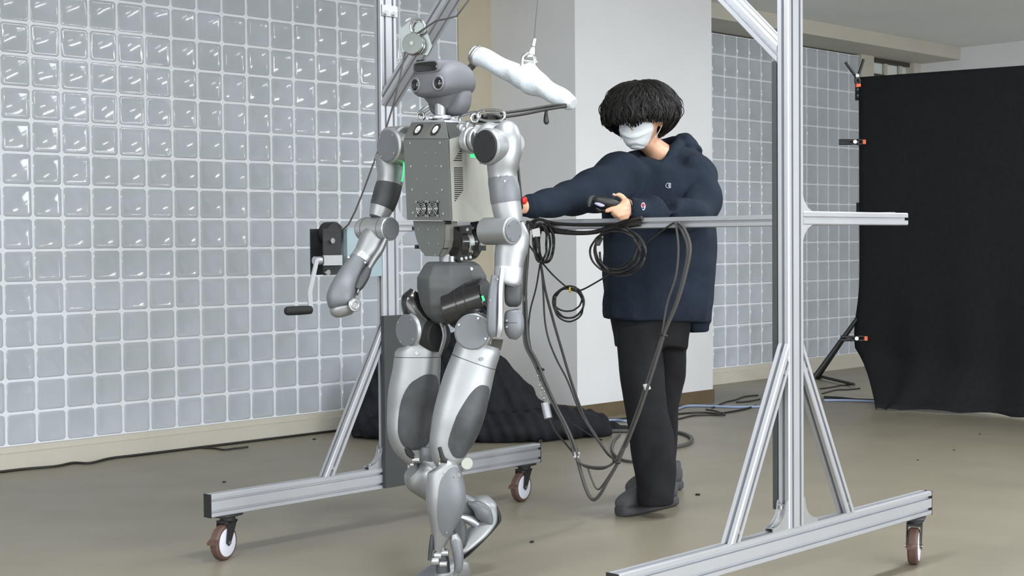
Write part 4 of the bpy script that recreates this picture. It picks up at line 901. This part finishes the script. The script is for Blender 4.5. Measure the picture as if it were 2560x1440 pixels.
# hoodie
hd_parts = []
hd_parts.append(limb([(1657, 402, 5.885, 78, .08), (1656, 410, 5.885, 98, .10), (1654, 421, 5.885, 112, .12), (1650, 440, 5.88, 122, .14), (1643, 500, 5.87, 138, .15), (1648, 580, 5.86, 138, .16), (1648, 660, 5.86, 140, .165), (1646, 730, 5.86, 138, .165), (1643, 775, 5.86, 135, .16), (1642, 800, 5.86, 132, .155)], 2.5, 4, 44,
                     bump=lambda s, t: .018*math.sin(7*t+3*s)*s+.014*math.sin(13*t-5*s)*s*s+.01*math.sin(4*t+14*s)))
hd_parts.append(limb([(1748, 560, 5.90, 40, .06), (1750, 660, 5.90, 38, .09), (1745, 740, 5.90, 35, .09), (1744, 805, 5.90, 30, .085), (1745, 829, 5.90, 25, .08)], 2.4, 4, 24, bump=lambda s, t: .05*math.sin(5*t+6*s)))
sleeve_w = lambda k0: (lambda s, t: .075*math.sin(s*k0+1.4*math.sin(t+1))+.04*math.sin(3*t+s*17))
hd_parts.append(limb([(1618, 446, 5.84, 44, .085), (1574, 430, 5.79, 53, .085), (1530, 456, 5.72, 61, .078), (1480, 481, 5.64, 55, .068), (1430, 492, 5.56, 44, .06), (1385, 506, 5.48, 38, .054), (1345, 514, 5.41, 32, .046), (1322, 517, 5.38, 28, .04), (1313, 517, 5.365, 22, .032)], 2.2, 5, 30, bump=sleeve_w(40)))
hd_parts.append(limb([(1708, 420, 5.90, 50, .088), (1735, 426, 5.87, 48, .085), (1752, 470, 5.82, 44, .075), (1752, 515, 5.74, 46, .068), (1722, 535, 5.64, 42, .062), (1680, 533, 5.58, 38, .058), (1640, 531, 5.52, 37, .052), (1605, 525, 5.47, 33, .046), (1580, 522, 5.435, 28, .038), (1571, 521, 5.425, 24, .03)], 2.2, 5, 30, bump=sleeve_w(44)))
# hood lying on the back and collar round the neck
hd_parts.append(MB().tube([at(1575, 398, 5.86), at(1588, 414, 5.80), at(1612, 430, 5.785), at(1642, 422, 5.785), at(1670, 398, 5.81), at(1693, 368, 5.88), at(1692, 354, 5.95), at(1660, 362, 6.0), at(1615, 380, 5.96), at(1575, 398, 5.86)], .024, 14, 6))
hd_parts.append(limb([(1688, 356, 5.97, 22, .05), (1706, 362, 5.97, 30, .07), (1722, 372, 5.97, 26, .07), (1738, 388, 5.95, 22, .06)], 2.2, 5, 24))
def folds(me, amp, seed, dirs):
    co = np.empty(len(me.vertices)*3); me.vertices.foreach_get('co', co); co = co.reshape(-1, 3)
    no = np.array([v.normal[:] for v in me.vertices]); h = np.zeros(len(co))
    for k, (d, f_) in enumerate(dirs):
        p = co@np.asarray(d)*f_+seed+k; w2 = np.sin(co@np.array([5.1, 3.7, 4.3])*1.7+k*2.1)*1.6
        e = np.sin(p+w2); h += np.sign(e)*abs(e)**1.6*(.5+.5*np.sin(co@np.array([3.1, -4.4, 6.0])+k))
    co += no*(h*amp)[:, None]; me.vertices.foreach_set('co', co.ravel()); me.update(); return me
hood = link_mesh('hoodie', folds(remeshed(hd_parts, .0075, 3, .5), .0042, 1., (((.3, .5, 1.), 34), ((1., -.6, .25), 30), ((.2, 1., -.7), 42))), 'hoodie', person)
cuff = limb_keys([(1583, 522, 5.437, 27, .035), (1572, 521, 5.427, 27, .034), (1566, 521, 5.42, 26, .033)], 2.3); loft(cuff, 3, 30).build('cuff', 'hoodie_rib', hood, 50)
loft(limb_keys([(1326, 517, 5.385, 27, .036), (1313, 517, 5.368, 25, .034), (1309, 517, 5.362, 24, .032)], 2.3), 3, 30).build('cuff', 'hoodie_rib', hood, 50)
# emblems on chest and sleeve
ch = at(1672, 464, 5.715); em = MB(); a, b_ = RM[0], RM[1]; nchest = -VIEW
em.ring(ch, nchest, .0095, .0014, 24, 6, .75, 2*math.pi-.75, up=a, stretch=1.25)
em.ring(ch+a*.003, nchest, .0055, .0012, 20, 6, up=a, stretch=.8); em.box(ch+a*.003, a*.0012, b_*.0075, nchest*.001)
em.build('chest_emblem', 'logo_grey', hood, 40)
sc_ = at(1608, 516, 5.412)
se = MB().ball(sc_, RM[0]*.0085, RM[1]*.0145, VIEW*.003).build('sleeve_emblem', 'label_white', hood, 50)
MB().ball(sc_-VIEW*.0016+RM[1]*.004, RM[0]*.006, RM[1]*.0075, VIEW*.003).build('emblem_top', 'logo_red', se, 50)
MB().ball(sc_-VIEW*.0016-RM[1]*.0065, RM[0]*.005, RM[1]*.004, VIEW*.003).build('emblem_base', 'logo_blue', se, 50)
# trousers, shoes
tw = lambda s, t: .03*math.sin(5*t+11*s)+.025*math.sin(3*t-23*s)*s
tr = [limb([(1628, 770, 5.86, 100, .13), (1628, 820, 5.85, 98, .13), (1626, 870, 5.84, 92, .12)], 2.5, 4, 36),
      limb([(1592, 820, 5.80, 60, .10), (1604, 930, 5.76, 52, .095), (1620, 1040, 5.71, 52, .09), (1632, 1130, 5.67, 54, .088), (1638, 1200, 5.65, 49, .085), (1640, 1246, 5.64, 46, .082), (1641, 1262, 5.64, 44, .078)], 2.3, 5, 32, bump=tw),
      limb([(1668, 820, 5.92, 54, .10), (1668, 930, 5.97, 42, .092), (1660, 1040, 6.0, 38, .085), (1652, 1130, 6.02, 36, .082), (1650, 1195, 6.04, 36, .08), (1650, 1236, 6.04, 34, .075)], 2.3, 5, 32, bump=tw)]
link_mesh('trousers', folds(remeshed(tr, .009, 4, .5), .004, 3., (((.4, .3, 1.), 26), ((1., -.8, .4), 24))), 'trousers', person)
def shoe(toe, heel, parent):
    f = nrm(toe-heel); L = np.linalg.norm(toe-heel); r = np.cross(f, ZX); m = (toe+heel)/2
    so = loft([(heel+f*(s*L)+ZX*.021, r*a, ZX*.021, 3.4) for s, a in ((0, .026), (.03, .036), (.25, .041), (.6, .047), (.85, .045), (.96, .034), (1, .018))], 4, 34).build('shoe', 'shoe_sole', parent, 50)
    loft([(heel+f*(s*L)+ZX*(.030+h/2), r*a, ZX*h/2, 2.5) for s, a, h in ((.01, .028, .06), (.06, .038, .085), (.22, .042, .098), (.42, .045, .092), (.62, .046, .075), (.82, .044, .058), (.95, .034, .04), (.985, .022, .022))], 5, 34).build('upper', 'shoe', so, 50)
    loft([(heel+f*(L*.2)+ZX*z, r*a, f*b, 2) for z, a, b in ((.06, .040, .062), (.105, .046, .07), (.124, .042, .064))], 4, 28).build('collar', 'shoe', so, 50)
    lc = MB()
    for k in range(4): lc.tube([heel+f*(L*(.46+.075*k))+ZX*(.112-.013*k)-r*.024, heel+f*(L*(.475+.075*k))+ZX*(.120-.013*k), heel+f*(L*(.46+.075*k))+ZX*(.112-.013*k)+r*.024], .003, 6, 4)
    lc.build('laces', 'shoe_sole', so, 50)
    return so
t1 = onfloor(1548, 1292); h1 = onfloor(1682, 1262); shoe(t1, h1+0, person)
t2 = onfloor(1574, 1250); h2 = onfloor(1694, 1222); shoe(t2, h2, person)
# game controller in the hand
gc = thing('game_controller', 'black game controller with pale light panel in the operator hand', 'controller', at(1510, 505, 5.40))
limb([(1482, 498, 5.375, 8, .018), (1492, 501, 5.375, 11, .030), (1512, 505, 5.38, 12, .034), (1532, 509, 5.39, 11, .030), (1545, 511, 5.395, 7, .018)], 2.8, 5, 28).build('shell', 'black_plastic', gc, 50)
limb([(1486, 494, 5.375, 7, .012), (1477, 497, 5.37, 7, .012), (1473, 507, 5.362, 5.5, .012), (1472, 517, 5.36, 3.5, .009)], 2.4, 4, 22).build('grip', 'pad_grey', gc, 50)
limb([(1536, 508, 5.40, 7, .012), (1546, 514, 5.40, 7, .012), (1551, 524, 5.40, 6, .010)], 2.4, 4, 22).build('grip', 'black_plastic', gc, 50)
limb([(1487, 508, 5.350, 2, .003), (1494, 510, 5.347, 4, .004), (1503, 513, 5.347, 4.5, .004), (1511, 514, 5.35, 2, .003)], 2, 4, 20).build('light_panel', 'light_panel', gc, 50)
limb([(1490, 520, 5.36, 4, .008), (1500, 526, 5.36, 5, .01), (1510, 526, 5.36, 4, .008)], 2.2, 4, 20).build('lower_shell', 'black_gloss', gc, 50)
for x, y in ((1508, 492), (1530, 497)):
    st = MB().cyl(at(x, y+4, 5.38), at(x, y, 5.38), .005, seg=14).build('thumb_stick', 'black_rubber', gc, 40)
    MB().cyl(at(x, y, 5.38), at(x, y-2.2, 5.38), .009, seg=18, bev=.001).build('stick_cap', 'black_rubber', st, 40)
MB().tube([at(1482, 492.5, 5.365), at(1500, 495, 5.36), at(1522, 500, 5.37)], .0016, 6, 4).build('edge_trim', 'mid_panel', gc, 50)
# emergency stop in the other hand
es = thing('emergency_stop', 'red emergency stop button on small box beside the robot arm', 'stop button', at(1300, 508, 5.32))
MB().box(at(1296, 512, 5.325), RM[0]*.016, RM[1]*.018, VIEW*.014).build('box', 'black_plastic', es, 0)
c = at(1305, 504, 5.315)
MB().cyl(c, c+nrm(RM[0]*.8-VIEW*.5+ZX*.3)*.012, .006, seg=14).build('stem', 'mid_panel', es, 40)
loft([(c+nrm(RM[0]*.8-VIEW*.5+ZX*.3)*s, nrm(np.cross(RM[0]*.8-VIEW*.5, ZX))*r, ZX*r, 2) for s, r in ((.006, .013), (.014, .0135), (.018, .010), (.019, .004))], 3, 20).build('button', 'red', es, 50)

# ------------------------------------------------------------------ black backdrop on its stand
A0 = V(5.33, -1.345, 0); Bd = nrm(V(-.20, -1.0, 0)); nB = V(-Bd[1], Bd[0], 0)
if np.dot(nB, VIEW) > 0: nB = -nB                             # towards the camera
ZT = 2.14; NSx, NZ = 60, 44; P = []; F = []; Wd = 3.2
for i in range(NSx+1):
    for j in range(NZ+1):
        s = i/NSx; q = j/NZ; z = (ZT-.045*s*Wd)*(1-q)
        edge = .05*math.sin(q*3.0)*(-1 if True else 1)*max(0, 1-s*8)
        xs = s*Wd+(-.05*math.exp(-((q-.80)/.10)**2)+.02*q-.13*max(0, (q-.30))*(1-max(0, (q-.8)/.2))*0+(.50*max(0, (q-.84)/.16)**1.4))*max(0, 1-s*5)
        fold = .012*math.sin(s*26+q*2)*q+.03*math.exp(-((s*Wd-.5*q-.05)/.16)**2)*q*q*.8+.015*math.sin(s*50)*q**3
        run = 0
        if q > .86: run = .42*((q-.86)/.14)**1.5*(.6+.4*math.sin(s*9+1))
        zz = max(.006+.012*abs(math.sin(s*31+j)), z if q < .86 else z*(1-((q-.86)/.14)**2*.4))
        P.append(A0+Bd*xs+nB*(fold+run)+ZX*zz)
for i in range(NSx):
    for j in range(NZ): b = i*(NZ+1)+j; F.append((b, b+1, b+NZ+2, b+NZ+1))
bdm = MB().add(P, F)
bdo = bdm.build('backdrop_cloth', 'cloth_black', None, 60, label='tall black backdrop cloth hanging at the right edge', category='backdrop')
so = bdo.modifiers.new('thickness', 'SOLIDIFY'); so.thickness = .004
bst = thing('backdrop_stand', 'black light stand carrying the left edge of the backdrop', 'stand', A0-Bd*.02-nB*.05)
PB = A0-Bd*.01-nB*.035
MB().cyl(PB+ZX*.55, PB+ZX*2.1, .016, seg=16).build('pole', 'black_plastic', bst, 40)
MB().cyl(PB+ZX*1.5+Bd*.03, PB+ZX*2.1+Bd*.03, .006, seg=12).build('inner_pole', 'alu', bst, 40)
MB().box(PB+ZX*2.06, Bd*.03, nB*.03, ZX*.07).build('collar', 'black_plastic', bst, 0)
for z in (2.02, 2.06, 2.10): MB().cyl(PB+ZX*z+nB*.03, PB+ZX*z+nB*.036, .009, seg=12).build('knob', 'chrome', bst, 40)
MB().box(PB+ZX*1.25, Bd*.025, nB*.025, ZX*.06).build('collar', 'black_plastic', bst, 0)
lf = onfloor(2046, 948); lf[2] = .015; hub = PB+ZX*.58
for d in (lf, PB+nB*.5-Bd*.1-ZX*PB[2]+ZX*.015, PB-nB*.45+Bd*.45+ZX*.015): MB().tube([hub, d], .013, 10, 2, False).build('leg', 'black_plastic', bst, 40)
MB().tube([lf+ZX*.01, onfloor(2135, 968)+ZX*.02], .011, 10, 2, False).build('leg_strut', 'black_plastic', bst, 40)
MB().ball(lf, V(.03, 0, 0), V(0, .03, 0), V(0, 0, .015)).build('rubber_foot', 'black_rubber', bst, 60)
def clamp(p, d, lab, spread=.0):
    cl = thing('spring_clamp', lab, 'clamp', p, 'spring clamps on the backdrop edge'); s = nrm(np.cross(d, VIEW))
    for k in (-1, 1): MB().tube([p+d*.0+s*k*.008, p-d*.05+s*k*(.010+spread*.5), p-d*.10+s*k*(.010+spread)], .009, 8, 4).build('handle', 'black_plastic', cl, 50)
    for k in (-1, 1): MB().tube([p+s*k*.008, p+d*.04+s*k*.014, p+d*.055+s*k*.005], .008, 8, 4).build('jaw', 'black_plastic', cl, 50)
    MB().box(p+d*.062-nB*0, d*.010, s*.014, VIEW*.012).build('jaw_pad', 'orange', cl, 0)
    MB().cyl(p-VIEW*.02, p+VIEW*.02, .012, seg=14).build('spring', 'chrome', cl, 40)
dB = at(9.57, 0, 0)
clamp(at(2142, 190, 9.45), nrm(-ZX+RM[0]*.15), 'spring clamp with spread black handles atop the backdrop corner', .05)
clamp(at(2136, 355, 9.45), RM[0], 'black spring clamp pointing left at upper backdrop edge')
clamp(at(2140, 846, 9.45), RM[0], 'black spring clamp pointing left at lower backdrop edge')
# ------------------------------------------------------------------ black cloth heaped over something by the wall
base = onfloor(1165, 1085); base = V(2.50, -.66, 0); NT, NZ = 90, 26; P = []; F = []
apx = at(1165, 828, 8.25); 
rtv = RM[0]-ZX*RM[0][2]; rtv = nrm(rtv); fwv = nrm(V(VIEW[0], VIEW[1], 0))
cbase = V(*at(1165, 1000, 8.15)[:2], 0)
for j in range(NZ+1):
    q = j/NZ; z = apx[2]*(1-q)**1.0
    for i in range(NT):
        t = 2*math.pi*i/NT; ct, st = math.cos(t), math.sin(t)
        w_ = (.10+.46*q**1.05) if q < .9 else .10+.46*.9**1.05+.30*((q-.9)/.1)**1.2*(.7+.5*math.sin(3*t+1))*(1.25 if ct > 0 else .9)
        d_ = (.07+.24*q)+(.10*max(0, (q-.9)/.1) if st < 0 else .0)
        fo_ = 1+.10*q*math.sin(9*t+.5)+.06*q*math.sin(17*t+2)
        zz = max(.008, z+(.05*max(0, math.sin(5*t+j))*max(0, (q-.8)/.2) if q < .99 else 0))
        P.append(cbase+rtv*(w_*fo_*ct)+fwv*(d_*fo_*st)+ZX*zz)
P.append(V(*cbase[:2], apx[2]+.005))
for j in range(NZ):
    for i in range(NT): i2 = (i+1) % NT; F.append((j*NT+i, (j+1)*NT+i, (j+1)*NT+i2, j*NT+i2))
F += [(len(P)-1, i, (i+1) % NT) for i in range(NT)]
clp = [MB().add(P, F+[tuple(range(NZ*NT, NZ*NT+NT))])]
def heap(x, y, d, w_, h, dp): p = at(x, y, d); clp.append(MB().ball(V(p[0], p[1], h*.42), rtv*w_, fwv*dp, ZX*h*.62))
heap(920, 1040, 8.05, .12, .20, .12); heap(1290, 1040, 7.85, .30, .15, .16); heap(1400, 1030, 7.95, .20, .17, .16); heap(1470, 1030, 8.0, .13, .13, .12); heap(1010, 1060, 7.95, .22, .14, .15); heap(948, 1000, 8.1, .09, .42, .10); heap(1120, 1070, 7.85, .3, .12, .15); heap(1505, 1045, 8.0, .06, .06, .07)
cm = remeshed(clp, .016, 3, .5)
def rough_up(me, amp, sc, zmin=.004):
    co = np.empty(len(me.vertices)*3); me.vertices.foreach_get('co', co); co = co.reshape(-1, 3)
    no = np.array([v.normal[:] for v in me.vertices])
    h = np.sin(co[:, 0]*sc+3*np.sin(co[:, 2]*sc*.6))*np.sin(co[:, 1]*sc*1.1+2*np.sin(co[:, 0]*sc*.5))+.5*np.sin(co@np.array([2.3, -1.7, 1.1])*sc*1.5)
    co += no*(h*amp)[:, None]; co[:, 2] = np.maximum(co[:, 2], zmin); me.vertices.foreach_set('co', co.ravel()); me.update()
rough_up(cm, .012, 22)
cloth = link_mesh('draped_cloth', cm, 'cloth_pile', None, label='black cloth draped in a peaked heap on the floor by the pillar', category='cloth')
kb = thing('cord_plug', 'small black plug hanging on a cord from the left cloth heap', 'plug', at(905, 1022, 8.0))
MB().ball(at(905, 1023, 8.0), rtv*.02, fwv*.02, ZX*.022).build('plug', 'black_plastic', kb, 60)
MB().tube([at(908, 1016, 8.0), at(925, 996, 8.02), at(942, 980, 8.05)], .005, 6, 4).build('cord', 'cable', kb, 50)

# ------------------------------------------------------------------ cables over the handle rail
def cable_thing(name, lab, cat, tubes, m='cable', group=None):
    mb = MB()
    for pts, r in tubes: mb.tube(pts, r, 8, 7)
    t = {'label': lab, 'category': cat}
    if group: t['group'] = group
    return mb.build(name, m, None, 60, **t)
UR = .597                                                     # just in front of the rail
def R_(x, y, u=UR): return onU(x, y, u)
grp = 'cables hung on the handle rail'
cable_thing('cable_bundle', 'thick sagging cable bundle tied along the left half of the rail', 'cable', [
    ([R_(1322, 560), R_(1345, 548), R_(1385, 558), R_(1440, 562), R_(1500, 562), R_(1560, 561), R_(1600, 553)], .006),
    ([R_(1318, 556), R_(1360, 570), R_(1420, 580), R_(1470, 582), R_(1510, 574), R_(1560, 556), R_(1605, 545)], .0085),
    ([R_(1330, 566), R_(1380, 578), R_(1440, 583), R_(1490, 580), R_(1520, 570), R_(1600, 560)], .008)], group=grp)
ring_ = lambda cx, cy, rx, ry, n, a0, u=UR: [R_(cx+rx*math.cos(a0+2*math.pi*k/20)+random.uniform(-1.2, 1.2), cy+ry*math.sin(a0+2*math.pi*k/20), u-.004*(k % 3)) for k in range(n)]
cable_thing('cable_coil', 'large loose cable coil hanging from the rail before the hoodie', 'cable', [
    (ring_(1545, 622, 56, 58, 22, -1.2), .0042), (ring_(1550, 628, 64, 56, 22, -1.5, UR-.01), .0042), (ring_(1540, 622, 52, 52, 22, -1.9, UR-.015), .0042),
    (ring_(1538, 630, 62, 52, 22, -1.7, UR-.02), .0042), (ring_(1556, 632, 56, 58, 14, -.9, UR-.012), .0042)], group=grp)
MB().box(R_(1500, 604), RM[0]*.007, RM[1]*.016+RM[0]*.008, VIEW*.007).build('cable_clip', 'black_plastic', None, 0, label='small black clip on the left side of the large cable coil', category='clip')
cable_thing('cable_coil', 'tight tall cable coil hanging at the left end of the rail', 'cable', [
    (ring_(1362, 608, 22, 48, 22, -1.4, UR-.01), .0048), (ring_(1356, 610, 20, 46, 22, -1.2, UR-.016), .0048), (ring_(1350, 606, 17, 48, 22, -1.7, UR-.022), .0048), (ring_(1366, 606, 18, 50, 22, -1.1, UR-.006), .0048)], group=grp)
cable_thing('cable_coil', 'small round cable coil held by a yellow tie', 'cable', [
    (ring_(1420, 757, 38, 38, 22, -1.5), .0034), (ring_(1422, 762, 37, 42, 22, -1.3, UR-.006), .0034), (ring_(1418, 750, 36, 28, 22, -1.6, UR-.01), .0034), (ring_(1424, 755, 36, 40, 22, -1.2, UR-.014), .0034),
    ([R_(1322, 612), R_(1350, 650), R_(1385, 690), R_(1424, 722), R_(1450, 726), R_(1490, 706), R_(1545, 672), R_(1580, 645), R_(1620, 605), R_(1670, 566), R_(1690, 555)], .0034)], group=grp)
MB().ring(R_(1425, 723, UR-.008), nrm(RM[0]), .010, .0042, 20, 8).build('cable_tie', 'yellow', None, 50, label='yellow tie on the small round cable coil', category='cable tie')
ad = thing('plug_adapter', 'white plug adapter dangling among the cables near the robot elbow', 'adapter', R_(1340, 585, UR-.05))
MB().prism([R_(1330, 574, UR-.05), R_(1344, 570, UR-.05), R_(1346, 591, UR-.05), R_(1333, 594, UR-.05)], UX*.012).build('body', 'white_plastic', ad, 0)
MB().tube([R_(1340, 592, UR-.045), R_(1344, 606, UR-.045), R_(1346, 618, UR-.045)], .008, 10, 3).build('lead', 'black_plastic', ad, 50)
# the two long runs that hang down to the floor
def hang(y): return .600
run1 = [(1318, 560), (1316, 640), (1311, 720), (1313, 800), (1318, 860), (1340, 905), (1358, 950), (1382, 1005), (1410, 1060), (1430, 1105), (1441, 1140)]
loopL = [(1441, 1140), (1452, 1180), (1466, 1225), (1482, 1249), (1500, 1236), (1520, 1200), (1540, 1165), (1560, 1120), (1590, 1040), (1612, 975), (1640, 890), (1660, 830), (1690, 760), (1712, 680), (1720, 620), (1705, 575), (1688, 557)]
cable_thing('cable_bundle', 'long bundled cables looping from robot to floor and up to the rail', 'cable', [
    ([R_(x, y) for x, y in run1], .0085), ([R_(x+4, y, UR-.01) for x, y in run1], .005), ([R_(x-4+3*math.sin(i), y, UR-.01) for i, (x, y) in enumerate(run1)], .0045),
    ([R_(x, y) for x, y in loopL], .0068), ([R_(x+5+1.5*math.sin(i), y-3, UR-.008) for i, (x, y) in enumerate(loopL[7:])], .0055),
    ([R_(x, y, UR-.006) for x, y in ((1441, 1140), (1449, 1158), (1490, 1168), (1530, 1160), (1560, 1110), (1595, 1020), (1625, 930), (1652, 850), (1668, 760), (1690, 690), (1696, 620), (1690, 560))], .0045),
    ([R_(x, y, UR+.004) for x, y in ((1441, 1140), (1460, 1165), (1505, 1172), (1535, 1155), (1548, 1140))], .004),
    ([R_(x, y, UR+.01) for x, y in ((1545, 1155), (1505, 1215), (1492, 1222), (1480, 1200), (1468, 1165))], .0035)], 'cable_grey', grp)
cable_thing('cable', 'thin cable pair slanting from the rail down to the floor loop', 'cable', [
    ([R_(x, y) for x, y in ((1345, 560), (1350, 640), (1362, 720), (1380, 790), (1400, 860), (1430, 960), (1460, 1040), (1490, 1090), (1520, 1135), (1545, 1152))], .005),
    ([R_(x, y, UR-.008) for x, y in ((1352, 640), (1358, 730), (1362, 800), (1372, 850), (1392, 900), (1418, 950), (1450, 1030), (1480, 1080), (1512, 1125), (1540, 1155))], .0035),
    ([R_(x, y, UR-.004) for x, y in ((1350, 660), (1340, 720), (1325, 780), (1322, 840), (1335, 900), (1350, 940))], .0032)], group=grp)
cable_thing('cable', 'slim black cable trailing from the silver weight to the loop', 'cable', [
    ([R_(x, y, UR+.02) for x, y in ((1374, 1048), (1390, 1080), (1415, 1110), (1436, 1135))], .004), ([R_(x, y, UR+.02) for x, y in ((1392, 1050), (1410, 1075), (1440, 1120), (1446, 1142))], .004),
    ([R_(x, y, UR+.01) for x, y in ((1422, 1056), (1445, 1068), (1480, 1090), (1505, 1100))], .003)], group=grp)
for x, y, dx, lab in ((1441, 1137, (.2, 1), 'pale tie binding the cables above the low loop'), (1617, 967, (-.35, 1), 'pale tie on the cables crossing the trousers'), (1313, 746, (0, 1), 'pale tie on the cables beside the robot hand')):
    d = nrm(RM[0]*dx[0]*-1+RM[1]*-dx[1]); p = R_(x, y)
    MB().cyl(p-d*.012, p+d*.012, .0125, seg=14, bev=.002).build('cable_tie', 'tie_white', None, 40, label=lab, category='cable tie', group='pale cable ties')
for x, y, lab in ((1352, 922, 'black tie on the cables above the silver weight'), (1541, 1155, 'black tie where the cable loops cross'), (1660, 838, 'black tie on the cables below the hoodie hem')):
    p = R_(x, y); MB().ring(p, nrm(RM[1]*.9+RM[0]*.3), .011, .005, 18, 8).build('cable_tie', 'black_plastic', None, 50, label=lab, category='cable tie', group='black cable ties')
wt = thing('hanging_weight', 'silver cylinder hanging on a small chain from the cables', 'weight', R_(1368, 1046, UR+.02))
MB().cyl(R_(1362, 1006, UR+.02), R_(1371, 1046, UR+.02), .0165, seg=24, bev=.002).build('cylinder', 'alu', wt, 35)
chn = MB()
for k in range(6): chn.ring(R_(1347+2.4*k, 935+12*k, UR+.02), (RM[0] if k % 2 else VIEW), .0075, .0022, 14, 6, up=ZX, stretch=1.3)
chn.build('chain', 'chrome', wt, 50)
# ------------------------------------------------------------------ cables lying on the floor
def FL(x, y): return onfloor(x, y, .007)
def floor_cable(pts, r, m, lab, g=None):
    q = []
    for x, y in pts: p = onfloor(x, y); q.append(V(p[0], min(p[1], -.043), r+.001))
    t = {'label': lab, 'category': 'cable'}
    if g: t['group'] = g
    MB().tube(q, r, 8, 6).build('floor_cable', m, None, 60, **t)
floor_cable([(1350, 1106), (1420, 1090), (1500, 1083), (1570, 1082), (1640, 1083), (1695, 1086), (1722, 1094), (1730, 1104), (1720, 1114), (1695, 1121), (1640, 1128)], .010, 'cable_grey', 'thick grey cable looping on the floor behind the trousers')
floor_cable([(1550, 1088), (1535, 1105), (1530, 1125), (1536, 1140), (1552, 1152), (1580, 1158), (1610, 1156)], .007, 'cable_grey', 'grey cable loop on the floor under the hanging cables')
floor_cable([(1515, 1055), (1540, 1054), (1570, 1056), (1620, 1048), (1660, 1040), (1694, 1026), (1722, 1018), (1780, 1019), (1840, 1021), (1900, 1020)], .008, 'cable_blue', 'pale blue cable on the floor past the pillar foot')
floor_cable([(1515, 1052), (1545, 1050), (1600, 1046), (1660, 1042), (1712, 1036), (1760, 1034), (1800, 1036), (1860, 1026), (1890, 1016)], .006, 'cable', 'black cable winding on the floor before the pillar skirting')
floor_cable([(1696, 1050), (1730, 1042), (1770, 1040), (1812, 1040), (1790, 1030), (1765, 1026)], .005, 'cable', 'thin black cable bent in a hook right of the trousers')
floor_cable([(1780, 1022), (1812, 1008), (1838, 1002), (1860, 994), (1895, 990)], .005, 'cable', 'thin black cable running towards the post from the pillar corner')
floor_cable([(1840, 1008), (1870, 1006), (1900, 1000)], .005, 'cable', 'short black cable end on the floor left of the near brace')
floor_cable([(2060, 1004), (2110, 1004), (2160, 1006), (2188, 1007)], .008, 'cable_blue', 'pale blue cable on the floor entering under the backdrop')
floor_cable([(2060, 996), (2100, 998), (2140, 1002), (2190, 1004)], .008, 'cable', 'black cable beside the blue one at the backdrop foot')
floor_cable([(2055, 986), (2090, 977), (2120, 976), (2150, 973)], .005, 'cable', 'thin black cable near the stand foot, nearer one')
floor_cable([(2050, 974), (2080, 970), (2100, 966), (2125, 964)], .005, 'cable', 'thin black cable near the stand foot, farther one')
floor_cable([(-5, 1182), (60, 1176), (140, 1169), (180, 1160), (225, 1161), (270, 1148), (330, 1139), (400, 1130), (470, 1122), (490, 1120), (540, 1113), (600, 1107), (690, 1095), (700, 1092), (760, 1088), (830, 1080), (880, 1074)], .006, 'cable', 'thin black cable running along the foot of the glass block wall')
floor_cable([(505, 1122), (540, 1124), (560, 1127), (585, 1124), (605, 1122), (620, 1120)], .005, 'cable', 'short black cable curl on the floor before the plinth')
for i, (x, y, r, lab) in enumerate(((1744, 1238, .010, 'dark scrap on the floor right of the near shoe'), (1330, 1356, .008, 'flat dark scrap on the floor right of the lifted robot foot'), (785, 1099, .010, 'dark scrap on the floor near the long plinth'), (560, 1206, .007, 'tiny dark scrap on the floor above the near caster beam'), (2450, 1086, .006, 'tiny dark scrap on the floor below the backdrop'), (2385, 1126, .006, 'tiny dark scrap on the floor under the backdrop shade'), (2295, 1151, .006, 'tiny dark scrap on the floor above the far beam end'))):
    p = onfloor(x, y); mb = MB(); n = 7
    pts = [V(p[0], p[1], .001)+V(math.cos(a), math.sin(a), 0)*r*random.uniform(.6, 1.4) for a in np.linspace(0, 6.28, n, endpoint=False)]
    mb.prism(pts, ZX*r*.5).build('debris', 'debris', None, 0, label=lab, category='debris', group='scraps on the floor')
